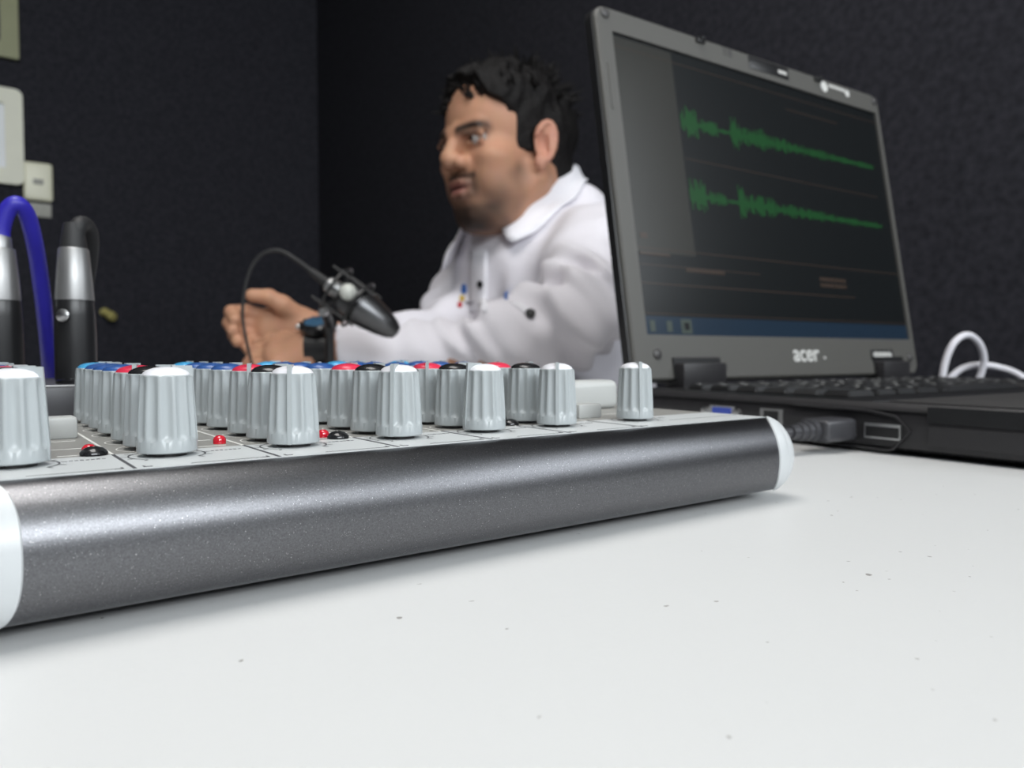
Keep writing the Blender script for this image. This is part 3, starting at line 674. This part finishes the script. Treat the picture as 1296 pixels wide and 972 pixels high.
# right hand (far): palm to the camera, thumb up, fingers curling
def R_(px, py, Y): return np.array(at(px, py, Y))
rh = SDF((-.46, .86, .02), (-.04, 1.30, .20), .0024)
wr = R_(392, 420, 1.0)
hand(rh, [(np.array((-.10, 1.20, .068)), R_(450, 440, 1.05), .032, .026), (R_(450, 440, 1.05), wr, .026, .025), (wr, R_(372, 414, .995), .026, .024)], .01)
hand(rh, [(R_(376, 404, .995), R_(342, 401, .985), .017, .012), (R_(374, 415, .995), R_(336, 410, .982), .019, .014), (R_(374, 428, .995), R_(338, 424, .982), .018, .014), (R_(380, 434, 1.0), R_(346, 433, .985), .014, .012)], .012)
hand(rh, [(R_(378, 404, .99), R_(357, 386, .97), .016, .0125), (R_(357, 386, .97), R_(340, 376, .962), .0122, .0100), (R_(340, 376, .962), R_(319, 374, .958), .0100, .0084)], .004)   # thumb
for K, B1, B2, B3, r in (((338, 402), (312, 394), (293, 395), (297, 404), .0092), ((335, 412), (308, 407), (291, 409), (295, 418), .0094), ((337, 423), (311, 421), (297, 424), (301, 432), .0090), ((345, 433), (322, 433), (312, 437), (316, 444), .0084)):
    hand(rh, [(R_(*K, .983), R_(*B1, .975), r*1.08, r), (R_(*B1, .975), R_(*B2, .955), r, r*.93), (R_(*B2, .955), R_(*B3, .940), r*.93, r*.84)], .003)
# left hand (near): resting on the table below the other
lh = SDF((-.40, .78, -.01), (.02, .98, .13), .0024)
wl = R_(412, 446, .90)
hand(lh, [(R_(560, 452, .905), R_(520, 451, .905), .024, .024), (R_(520, 451, .905), wl, .024, .0265), (wl, R_(392, 447, .90), .027, .026)], .01)
hand(lh, [(R_(396, 443, .905), R_(352, 441, .915), .021, .016), (R_(396, 450, .895), R_(350, 452, .895), .021, .016), (R_(394, 456, .89), R_(354, 463, .88), .018, .014)], .012)
hand(lh, [(R_(390, 440, .91), R_(362, 432, .925), .014, .0125), (R_(362, 432, .925), R_(344, 433, .935), .0125, .0105), (R_(344, 433, .935), R_(328, 437, .94), .0105, .0088)], .006)
for K, B1, B2, B3, r in (((352, 441, .918), (326, 446, .925), (316, 462, .925), (326, 474, .92), .0098), ((350, 449, .905), (322, 455, .910), (312, 471, .91), (323, 482, .905), .0100), ((351, 457, .892), (325, 464, .895), (316, 478, .895), (327, 487, .89), .0096), ((355, 465, .882), (333, 472, .883), (325, 483, .885), (335, 489, .88), .0084)):
    hand(lh, [(R_(*K), R_(*B1), r*1.08, r), (R_(*B1), R_(*B2), r, r*.93), (R_(*B2), R_(*B3), r*.93, r*.84)], .003)
lh.f = np.maximum(lh.f, -(lh.grid()[2]-.0008)) if False else lh.f
Vr, Fr = rh.mesh(); Vl, Fl = lh.mesh()
Vl[:, 2] = np.maximum(Vl[:, 2], .0006)
# torso core that joins head and arms inside the clothes
TF = np.array([-.883, -.469, 0]); TLt = np.array([.469, -.883, 0]); TU = np.array([0, 0, 1.])
SH_L = np.array([.122, 1.085, .192]); SH_R = np.array([-.062, 1.385, .190]); CC = np.array([.022, 1.226, .20]); HIP = np.array([.155, 1.30, -.16])
EL_L = np.array([.076, .905, .084]); EL_R = np.array([-.10, 1.20, .068])
co = SDF((-.42, .75, RZ0-.01), (.42, 1.6, .30), .007)
for a_, b_, ra, rb, k in ((NB, CC, .055, .085, .03), (CC, HIP, .10, .115, .03), (SH_L, EL_L, .040, .030, .02), (SH_R, EL_R, .040, .036, .02), (CC, SH_L, .06, .045, .03), (CC, SH_R, .06, .045, .03), (EL_L, R_(560, 452, .905), .030, .024, .01), (EL_R, R_(470, 446, 1.07), .032, .024, .01)):
    co.cone(a_, b_, ra, rb, k)
KN = [HIP+np.array((-.36, -.24, -.035))+s*.09*TLt for s in (1, -1)]; FT = [k_+np.array((.02, .02, -.46)) for k_ in KN]
for s, k_, f_2 in zip((1, -1), KN, FT):
    co.cone(HIP+s*.09*TLt+np.array((0, 0, -.03)), k_, .066, .050, .02); co.cone(k_, f_2, .048, .034, .02); co.cone(f_2+np.array((0, 0, -.03)), f_2+np.array((-.12, -.07, -.045)), .032, .028, .02)
Vc, Fc = co.mesh()
def skin_material():
    m = mat('skin', (.42, .25, .18), .55, spec=.35); nt = m.node_tree; b_ = nt.nodes['Principled BSDF']
    at_ = nt.nodes.new('ShaderNodeVertexColor'); at_.layer_name = 'tone'; t = nt.nodes.new('ShaderNodeTexNoise'); t.inputs['Scale'].default_value = 60
    mx = nt.nodes.new('ShaderNodeMix'); mx.data_type = 'RGBA'; mx.blend_type = 'MULTIPLY'; mx.inputs[0].default_value = .12
    nt.links.new(at_.outputs['Color'], mx.inputs[6]); nt.links.new(t.outputs['Color'], mx.inputs[7]); nt.links.new(mx.outputs[2], b_.inputs['Base Color'])
    b_.inputs['Subsurface Weight'].default_value = .08; b_.inputs['Subsurface Radius'].default_value = (.01, .004, .002)
    return m
M['skin'] = skin_material()
V = np.concatenate([Vh, Vr, Vl, Vc]); F = np.concatenate([Fh, Fr+len(Vh), Fl+len(Vh)+len(Vr), Fc+len(Vh)+len(Vr)+len(Vl)])
body = person_part('body', V, F, 'skin')
# natural colouring: lips, brows, stubble, ear; also painted shade in the eye sockets
q = (V-HC)/HS; f_, l_, u_ = q@HF, q@HL, q@HU; hm = np.zeros(len(V), bool); hm[:len(Vh)] = True
base = np.array([.51, .268, .168]); tone = np.tile(base, (len(V), 1))
def blend(wt, c):
    global tone
    wt = np.where(hm, np.clip(wt, 0, 1), 0)[:, None]; tone = tone*(1-wt)+np.array(c)*wt
ss = lambda x, a_, b_: np.clip((x-a_)/(b_-a_), 0, 1)**2*(3-2*np.clip((x-a_)/(b_-a_), 0, 1))
nzv = nz(q[:, 0], q[:, 1], q[:, 2], 140, 5)
blend(.45*ss(f_, .045, .075)*ss(u_, -.03, .0)*0+.30*np.exp(-((np.abs(l_)-.045)/.02)**2-((u_+.012)/.02)**2), (.56, .28, .19))
jaw = ss(-(u_+.026-.020*ss(f_, .06, .02)), 0, .022)*ss(f_, .008, .036)*(1-ss(-(u_+.115), 0, .015))
cheekclear = np.exp(-((f_-.062)/.020)**2-((np.abs(l_)-.040)/.018)**2-((u_+.042)/.018)**2)
blend(jaw*(.60+.14*nzv)*(1-.8*cheekclear), (.075, .050, .040))
gm = ss(-(u_+.068), 0, .014)*ss(f_, .045, .070); blend(gm*(.78+.12*nzv), (.030, .020, .016))                  # chin beard
mo = np.exp(-((u_+.0385)/.0052)**2)*ss(f_, .068, .080)*(np.abs(l_) < .030); blend(mo*.92, (.035, .022, .018))
si = np.exp(-((np.abs(l_)-.026)/.006)**2)*np.exp(-((u_+.053)/.014)**2)*ss(f_, .06, .072); blend(si*.6, (.04, .025, .02))
lip = np.exp(-((u_+.0535)/.0085)**2)*np.exp(-(l_/.017)**4)*ss(f_, .078, .086); blend(lip*.8, (.34, .12, .11))
line = np.exp(-((u_+.0530)/.0020)**2)*np.exp(-(l_/.018)**4)*ss(f_, .076, .084); blend(line*.8, (.06, .02, .02))
br = np.exp(-((u_-.0190-.10*(.034-np.abs(l_)*1.0)*0-.004*np.sin((np.abs(l_)-.01)*60))/.0072)**2)*ss(np.abs(l_), .008, .013)*(1-ss(np.abs(l_), .044, .052))*ss(f_, .040, .050); blend(br*1.0, (.014, .010, .008))
lash = np.exp(-((u_-.0135)/.0030)**2)*np.exp(-((np.abs(l_)-.033)/.0140)**4)*ss(f_, .066, .074); blend(lash*.9, (.02, .012, .010))
socket_shade = np.exp(-((u_-.0085)/.0085)**2)*np.exp(-((np.abs(l_)-.030)/.016)**4)*ss(f_, .064, .074); blend(socket_shade*.45, (.16, .085, .06))  # shadow under the brow, painted into the skin round the eyes
earm = ss(np.abs(l_), .068, .076)*ss(-np.abs(u_), -.045, -.03)*ss(-np.abs(f_+.003), -.03, -.02); blend(earm*.5, (.58, .26, .20))
me = body.data; at_ = me.color_attributes.new('tone', 'FLOAT_COLOR', 'POINT'); at_.data.foreach_set('color', np.concatenate([tone, np.ones((len(V), 1))], 1).astype(np.float32).ravel())
# eyes
for s in (1, -1):
    b = bmesh.new(); bmesh.ops.create_uvsphere(b, u_segments=28, v_segments=18, radius=.0115*HS); e = obj('eye', b, 'eye', man); e.location = Vector(hw(.0768, s*.033, .0082))-SEAT
    b = bmesh.new(); dv = Vector(HF*.92-HL*.34+HU*.0).normalized(); lathe(b, [(.0058, .0104), (.0056, .0112), (.003, .0126), (.0001, .0128)], (0, 0, 0), dv, 24); obj('iris', b, 'iris', e)
# hair
hr = SDF((-.14, 1.0, .20), (.17, 1.34, .53), .0024)
hr.ell(hw(-.014, 0, .036), HR, hs(.093, .0800, .088), .02)
hr.ell(hw(.022, 0, .070), HR, hs(.070, .074, .048), .02)
hr.ell(hw(.042, 0, .088), HR, hs(.038, .050, .028), .02)
hr.ell(hw(-.054, 0, -.020), HR, hs(.044, .058, .056), .02)
G = hr.grid(); g = [(G[i]-HC[i])/HS for i in range(3)]
gf = sum(g[i]*HF[i] for i in range(3)); gl = sum(g[i]*HL[i] for i in range(3)); gu = sum(g[i]*HU[i] for i in range(3))
tuft = nz(gf, gl, gu*.5, 150, 2)+.6*nz(gf, gl, gu*.6, 330, 9)
hr.f -= (.0036*tuft*np.clip((gu+.06)/.12, .25, 1.3)).astype(np.float32)
fh = np.interp(gu, [-.12, -.060, -.040, -.022, -.010, -.004, .030, .048, .062, .086, .096, .12], [-.050, -.040, -.030, -.022, -.010, .040, .047, .052, .076, .088, .094, .20])
side_ = np.interp(np.abs(gl), [.0, .030, .044, .058], [-.010, -.008, -.004, 0.])
cut = (gf-(fh+side_*(gu > .04)))*HS
hr.f = np.maximum(hr.f, cut.astype(np.float32))
eh = np.sqrt(((gf-.009)/.024)**2+((gu+.001)/.033)**2+((np.abs(gl)-.085)/.018)**2); hr.f = np.maximum(hr.f, ((1-eh)*.018).astype(np.float32))
del G, g, gf, gl, gu, cut
Vx, Fx = hr.mesh(); hair = person_part('hair', Vx, Fx, 'hair')
rg = np.random.RandomState(4); b = bmesh.new()     # loose tufts that break the outline
for _ in range(260):
    th = rg.uniform(-1.25, 1.25); fr = rg.uniform(-.9, .95); x = np.array([fr, math.sin(th)*math.sqrt(max(0, 1-fr*fr)), math.cos(th)*math.sqrt(max(0, 1-fr*fr))])
    p = hw(-.010+.093*x[0], .078*x[1], .042+.082*x[2]); d = x[0]*HF+x[1]*HL+x[2]*HU; d = d+.5*HF*(fr > .1)-.3*HF*(fr < 0)+rg.normal(size=3)*.35; d /= np.linalg.norm(d)
    if x[2] < .15: continue
    Ln = rg.uniform(.014, .032); p = Vector(p)-SEAT; lathe(b, [(.0050, -.012), (.0040, 0), (.0022, Ln*.6), (.0003, Ln)], p, Vector(d), 6)
obj('hair_tufts', b, 'hair', hair)

# shirt
sh = SDF((-.32, .82, -.26), (.36, 1.58, .345), .0042)
sp = (TF*.99, TLt, TU)
lean = HIP-CC; lean = lean/np.linalg.norm(lean); LF = np.cross(TLt, -lean); AX = (LF/np.linalg.norm(LF), TLt, -lean)
sh.ell(CC+np.array((.012, .008, -.055)), AX, (.118, .172, .155), .04)
sh.ell(CC*.55+HIP*.45+np.array((0, 0, -.0)), AX, (.128, .165, .20), .05)
sh.ell(HIP+np.array((.0, .0, .02)), AX, (.130, .165, .14), .05)
sh.cone(CC+np.array((.015, .0, .025)), SH_L, .056, .058, .04); sh.cone(CC+np.array((.015, 0, .025)), SH_R, .056, .058, .04)
sh.cone(CC, NB+np.array((0, 0, .040)), .080, .062, .025)
sh.ell((.090, 1.205, .262), (TF, TLt, TU), (.050, .078, .054), .03)
sh.cone(SH_L, EL_L, .072, .052, .016); sh.cone(EL_L, R_(540, 450, .905), .050, .036, .015); sh.cone(R_(540, 450, .905), R_(432, 446, .90), .036, .0325, .015)
sh.cone(SH_R, EL_R, .070, .060, .03); sh.cone(EL_R, R_(470, 446, 1.07), .052, .038, .02); sh.cone(R_(470, 446, 1.07), R_(425, 436, 1.03), .038, .034, .02)
G = sh.grid()
def lin(a_, b_):                                  # coordinate along an arm and distance from its axis
    v = b_-a_; L = np.linalg.norm(v); v = v/L; t = sum((G[i]-a_[i])*v[i] for i in range(3)); d2 = sum((G[i]-a_[i]-t*v[i])**2 for i in range(3)); return t/L, np.sqrt(d2)
wr_ = .0042*nz(G[0], G[1], G[2], 26, 3)+.0022*nz(G[0], G[1], G[2]*1.4, 60, 8)
t, d = lin(SH_L, EL_L); wgt = np.exp(-(d/.085)**4); sw = G[2]*.7+G[0]*.8+.02*nz(G[0], G[1], G[2], 20, 4)
wr_ = wr_+wgt*ss(t, .3, .7)*.0105*np.sin(sw*150)*np.exp(-((t-.85)/.4)**2)
t, d = lin(EL_L, R_(432, 446, .90)); wgt = np.exp(-(d/.07)**4)*ss(t, -.1, .1)*(1-ss(t, .80, .9))
wr_ = wr_+wgt*.0042*np.sin(t*30+9*nz(G[0], G[1], G[2], 15, 6)+30*G[2])
t, d = lin(SH_R, EL_R); wr_ = wr_+np.exp(-(d/.09)**4)*.0045*np.sin(t*22+3*nz(G[0], G[1], G[2], 18, 7))*ss(t, .1, .5)
tt = sum((G[i]-CC[i])*TLt[i] for i in range(3)); ff = sum((G[i]-CC[i])*AX[0][i] for i in range(3))
wr_ = wr_+-.001+.0080*np.sin(tt*85+G[2]*22+2*nz(G[0], G[1], G[2], 14, 12))*ss(ff, .02, .09)*ss(-G[2], -.20, -.10)
sh.f -= wr_.astype(np.float32)
# neck hole and cuffs
NKc = np.array([.030, 1.188, .288]); nd = np.array([-.35, -.20, .75]); nd /= np.linalg.norm(nd)
zz = sum((G[i]-NKc[i])*nd[i] for i in range(3)); sh.f = np.maximum(sh.f, (zz-.002).astype(np.float32))
v = R_(432, 446, .90)-EL_L; v /= np.linalg.norm(v); cu_ = sum((G[i]-R_(434, 446, .90)[i])*v[i] for i in range(3)); dl = np.sqrt(sum((G[i]-R_(434, 446, .90)[i])**2 for i in range(3)))
sh.f = np.where(dl < .07, np.maximum(sh.f, cu_.astype(np.float32)), sh.f)
v = R_(425, 436, 1.03)-EL_R; v /= np.linalg.norm(v); c0 = R_(428, 436, 1.032); cu_ = sum((G[i]-c0[i])*v[i] for i in range(3)); dl = np.sqrt(sum((G[i]-c0[i])**2 for i in range(3)))
sh.f = np.where(dl < .07, np.maximum(sh.f, cu_.astype(np.float32)), sh.f)
del G, zz, wr_
Vs, Fs = sh.mesh(); 
# keep the cloth off the table top and table edge
intab = (Vs@np.array(EX) < TX1+.004) & (Vs@np.array(EY) < TY1+.004) & (Vs[:, 2] < .003) & (Vs[:, 2] > -.06)
Vs[intab, 2] = .003
shirt = person_part('shirt', Vs, Fs, 'shirt')
bv = None
from mathutils.bvhtree import BVHTree
bv = BVHTree.FromPolygons([tuple(p) for p in Vs], [tuple(int(i) for i in p) for p in Fs])
def onshirt(px, py):
    o_ = Vector((0, 0, CAMZ)); d = (at(px, py, 1)-o_).normalized(); h = bv.ray_cast(o_, d); return h[0], h[1]
# collar: two leaves folded down round the neck
def ringpt(phi, r, up, extra=0):                  # phi = 0 at the throat, pi at the nape
    c = np.array([.026, 1.186, .282]); cf, cl = math.cos(phi), math.sin(phi)
    p = c+TF*cf*r*1.12+TLt*cl*r; p = p+np.array([0, 0, -.052*cf])+np.array([0, 0, up]); return p
b = bmesh.new(); rows = []
NA = 44
for i in range(NA+1):
    phi = math.radians(15)+(2*PI-math.radians(32))*i/NA; c = math.cos(phi); fr = max(0, c)**1.5; row = []; bk = 1-.50*max(0, -c)**.8; md_ = math.exp(-((c-.1)/.45)**2)
    for j, (r, up) in enumerate(((.0640, -.030), (.0635, .006), (.0660, .0120), (.0705, .0090), (.0770, -.008-.008*fr), (.0850, -.022-.012*fr), (.0910, -.034-(.012 if phi < PI else .026)*fr))):
        if j >= 4: r, up = .0705+(r-.0705)*bk, .009+(up-.009)*bk-.004*md_*(j-3)
        pt = Vector(ringpt(phi+(.68*fr*j/6 if phi < PI else -.15*fr*j/6), r+.016*fr*j/6+(.018*fr if phi > PI else 0), up))
        if j >= 4:                              # the leaf lies on the cloth
            h, n, _, dd = bv.find_nearest(pt)
            if n.dot(pt-h) < .004: pt = h+n*(.004+.001*(j-4))
        row.append(b.verts.new(pt-SEAT))
    rows.append(row)
for r0, r1 in zip(rows, rows[1:]):
    for k in range(6): b.faces.new((r0[k], r0[k+1], r1[k+1], r1[k]))
cl = obj('collar', b, 'collar', shirt); sm = cl.modifiers.new('thickness', 'SOLIDIFY'); sm.thickness = .0028; sm.offset = 0
# placket and buttons
def strip(pts, wid, name, m):
    b = bmesh.new(); prev = None
    for i, (x, y) in enumerate(pts):
        row = []
        for dx in (-wid, -wid*.5, 0, wid*.5, wid):
            h, n = onshirt(x+dx, y)
            if h is None: return None
            row.append(b.verts.new(h+n*.0016-SEAT))
        if prev:
            for k in range(4): b.faces.new((prev[k], prev[k+1], row[k+1], row[k]))
        prev = row
    o_ = obj(name, b, m, shirt); s_ = o_.modifiers.new('thickness', 'SOLIDIFY'); s_.thickness = .0022; return o_
strip([(606-.04*k, 318+6*k) for k in range(14)], 11, 'placket', 'collar')
for px, py in ((609, 360), (671, 398)):
    h, n = onshirt(px, py)
    b = bmesh.new(); lathe(b, [(.0058, 0), (.0058, .0018), (.0045, .0026), (.0040, .0020), (.0001, .0020)], h+n*.002-SEAT, n, 20); obj('button', b, 'cap_black', shirt)
for px, py, w_, h_, m in ((588, 366, 3, 7, 'badge_blue'), (585, 378, 3, 4, 'badge_yellow'), (582, 386, 3, 4, 'badge_red'), (596, 383, 6, 2.2, 'badge_grey'), (641, 375, 2.5, 5, 'badge_blue')):
    P_ = [onshirt(px+a_*w_, py+c_*h_)[0] for a_, c_ in ((-1, -.5), (0, -1), (1, -.5), (1, .5), (0, 1), (-1, .5))]
    nn = onshirt(px, py)[1]
    if all(p is not None for p in P_):
        b = bmesh.new(); b.faces.new([b.verts.new(p+nn*.0022-SEAT) for p in P_]); r = bmesh.ops.extrude_face_region(b, geom=list(b.faces)); bmesh.ops.translate(b, vec=nn*-.0016, verts=[v for v in r['geom'] if isinstance(v, bmesh.types.BMVert)]); obj('embroidery', b, m, shirt, False)
# shirt tab on the sleeve
strip([(652+2.4*k, 383+1.8*k) for k in range(9)], 7, 'sleeve_tab', 'collar')
# trousers and shoes
tr = SDF((-.42, .75, RZ0+.0), (.42, 1.6, -.02), .007)
tr.ell(HIP+np.array((0, 0, -.03)), AX, (.128, .172, .105), .03)
for s, k_, f_2 in zip((1, -1), KN, FT):
    tr.cone(HIP+s*.09*TLt+np.array((0, 0, -.03)), k_, .086, .068, .03); tr.cone(k_, f_2+np.array((0, 0, .03)), .066, .055, .02)
Vt, Ft = tr.mesh(); person_part('trousers', Vt, Ft, 'trousers')
for f_2 in FT:
    s_ = SDF(f_2-.25, f_2+.25, .006); s_.cone(f_2+np.array((.0, .0, -.035)), f_2+np.array((-.13, -.075, -.055)), .047, .042, .02); Va, Fa = s_.mesh(); Va[:, 2] = np.maximum(Va[:, 2], RZ0+.001); person_part('shoe', Va, Fa, 'black')
# chair under him
ch = empty('office_chair', 'dark padded chair under the seated man', 'chair', SEAT, math.atan2(TF[1], TF[0]))
sz = HIP[2]-RZ0-.135
b = bmesh.new(); box(b, -.16, .24, -.23, .23, sz-.06, sz, .02, seg=3); obj('seat', b, 'trousers', ch)
for x in (-.14, .2):
    for y in (-.2, .2):
        b = bmesh.new(); tube(b, [(x, y, 0), (x, y, sz-.05)], .012, smooth=0); obj('leg', b, 'black', ch)
# wristwatch
wa = np.array(R_(408, 447, .90)); ax = Vector(R_(392, 447, .90)-R_(425, 446, .90)).normalized()
wt = empty('wristwatch', 'black wristwatch with a blue dial on the near wrist', 'wristwatch', wa)
upv = (Vector((0, -.42, 1))-ax*ax.dot(Vector((0, -.42, 1)))).normalized(); sdv = ax.cross(upv)
b = bmesh.new(); rs = []
for k in range(40):
    t = 2*PI*k/40; r0 = .0285; q = upv*math.cos(t)+sdv*math.sin(t); hw_ = .015-.004*(1-math.cos(t))*.5
    rs.append([q*r0-ax*hw_, q*(r0+.0035)-ax*hw_, q*(r0+.0035)+ax*hw_, q*r0+ax*hw_])
vs = [[b.verts.new(p) for p in r] for r in rs]
for k in range(40):
    for j in range(4): b.faces.new((vs[k][j], vs[k][(j+1) % 4], vs[(k+1) % 40][(j+1) % 4], vs[(k+1) % 40][j]))
obj('strap', b, 'black', wt)
b = bmesh.new(); lathe(b, [(.020, 0), (.0205, .002), (.0205, .008), (.018, .0105), (.016, .0105), (.016, .0095), (.0001, .0095)], upv*.0300, upv, 36)
for k in range(12):
    t = 2*PI*k/12; c = upv*.0365+(ax*math.cos(t)+sdv*math.sin(t))*.0205; lathe(b, [(.0022, -.003), (.0022, .003)], c, upv, 8)
obj('case', b, 'black_gloss', wt)
b = bmesh.new(); lathe(b, [(.0158, 0), (.0158, .0008), (.0001, .001)], upv*.0396, upv, 32); obj('dial', b, 'dial', wt)
b = bmesh.new(); lathe(b, [(.0030, 0), (.0034, .002), (.0034, .005), (.002, .006)], upv*.0345+ax*.0205, ax, 14); obj('crown', b, 'steel', wt)

# ------------------------------------------------------------------ microphone in its mount
YM = .80
m0, m1 = at(396, 345, YM), at(502, 421, YM); md = (m1-m0).normalized(); mup = Vector((md.z, 0, -md.x)); mup = mup if mup.z > 0 else -mup
mb = Vector((m0.x+.05, YM, 0))
mic = empty('microphone', 'black studio microphone pointing down at the man, cable arching above it', 'microphone', mb)
b = bmesh.new(); lathe(b, [(.0050, .018), (.0085, .020), (.0090, .024), (.0090, .034), (.0070, .037)], m0-mb, md, 28); obj('plug_collar', b, 'silver', mic)
b = bmesh.new(); lathe(b, [(.0034, -.004), (.0042, 0), (.0050, .012), (.0058, .019)], m0-mb, md, 20); obj('plug_boot', b, 'black_rubber', mic)
b = bmesh.new(); lathe(b, [(.0085, .036), (.0150, .038), (.0175, .043), (.0180, .052), (.0195, .055), (.0200, .062), (.0195, .066), (.0182, .075), (.0150, .090), (.0110, .102), (.0070, .108), (.0001, .110)], m0-mb, md, 40); obj('microphone_body', b, 'mic_body', mic)
b = bmesh.new(); lathe(b, [(.0201, .0555), (.0206, .057), (.0206, .0605), (.0201, .062)], m0-mb, md, 40); obj('trim_ring', b, 'black_gloss', mic)
b = bmesh.new(); tube(b, [m0-mb+md*.0, at(378, 331, YM)-mb, at(352, 317, YM)-mb, at(328, 325, YM)-mb, at(313, 352, YM)-mb, at(307, 395, YM)-mb, at(312, 432, YM)-mb, at(322, 470, YM+.01)-mb, Vector((-.268, YM+.02, .003))-mb, Vector((-.30, YM-.06, .003))-mb, Vector((-.36, YM-.12, .003))-mb], lambda t: .0027-.0011*min(1, t*1.8), 12); obj('cable', b, 'black_rubber', mic)
msb = Vector((at(418, 480, YM+.03).x, YM+.03, 0))
ms = empty('microphone_stand', 'black table stand with a rod cage holding the microphone', 'microphone stand', msb)
for z, r in ((.030, .026), (.058, .027)):
    b = bmesh.new(); c = m0-msb+md*z
    d_, u_2, v_2 = frame(md); tube(b, [c+(u_2*math.cos(2*PI*k/32)+v_2*math.sin(2*PI*k/32))*r for k in range(33)], .0016, 8, 0); obj('mount_ring', b, 'black', ms)
d_, u_2, v_2 = frame(md)
for k in range(4):
    t = PI/4+PI/2*k; q_ = (u_2*math.cos(t)+v_2*math.sin(t))*.027
    b = bmesh.new(); tube(b, [m0-msb+md*.018+q_, m0-msb+md*.070+q_], .0013, 8, 0); obj('cage_rod', b, 'black', ms)
for zz in (.030, .058):
    b = bmesh.new()
    for k in range(4):
        t = PI/2*k; q_ = (u_2*math.cos(t)+v_2*math.sin(t)); tube(b, [m0-msb+md*zz+q_*.0265, m0-msb+md*(zz+.004)+q_*(.0088 if zz < .04 else .019)], .0010, 6, 0)
    obj('elastic_band', b, 'black_rubber', ms)
b = bmesh.new(); bmesh.ops.create_uvsphere(b, u_segments=24, v_segments=16, radius=.0088, matrix=Matrix.Translation(m0-msb+md*.046+mup*.006+Vector((0, -.019, 0)))); o = obj('swivel_ball', b, 'mic_grey', ms); o['label'] = 'pale grey swivel ball'
kb = m0-msb+md*.034-mup*.027
b = bmesh.new(); lathe(b, [(.0042, -.004), (.0046, 0), (.0046, .006), (.003, .008)], kb+Vector((0, -.004, 0)), (0, -1, 0), 18); obj('clamp_knob', b, 'steel', ms)
b = bmesh.new(); tube(b, [Vector((0, 0, .004)), Vector((0, 0, .04)), Vector((0, -.003, kb.z-.014)), kb+Vector((0, .004, 0))], .0050, 14, 6); obj('pole', b, 'black', ms)
b = bmesh.new(); lathe(b, [(.050, 0), (.050, .003), (.044, .007), (.012, .010), (.008, .014)], seg=40); obj('base', b, 'black', ms)
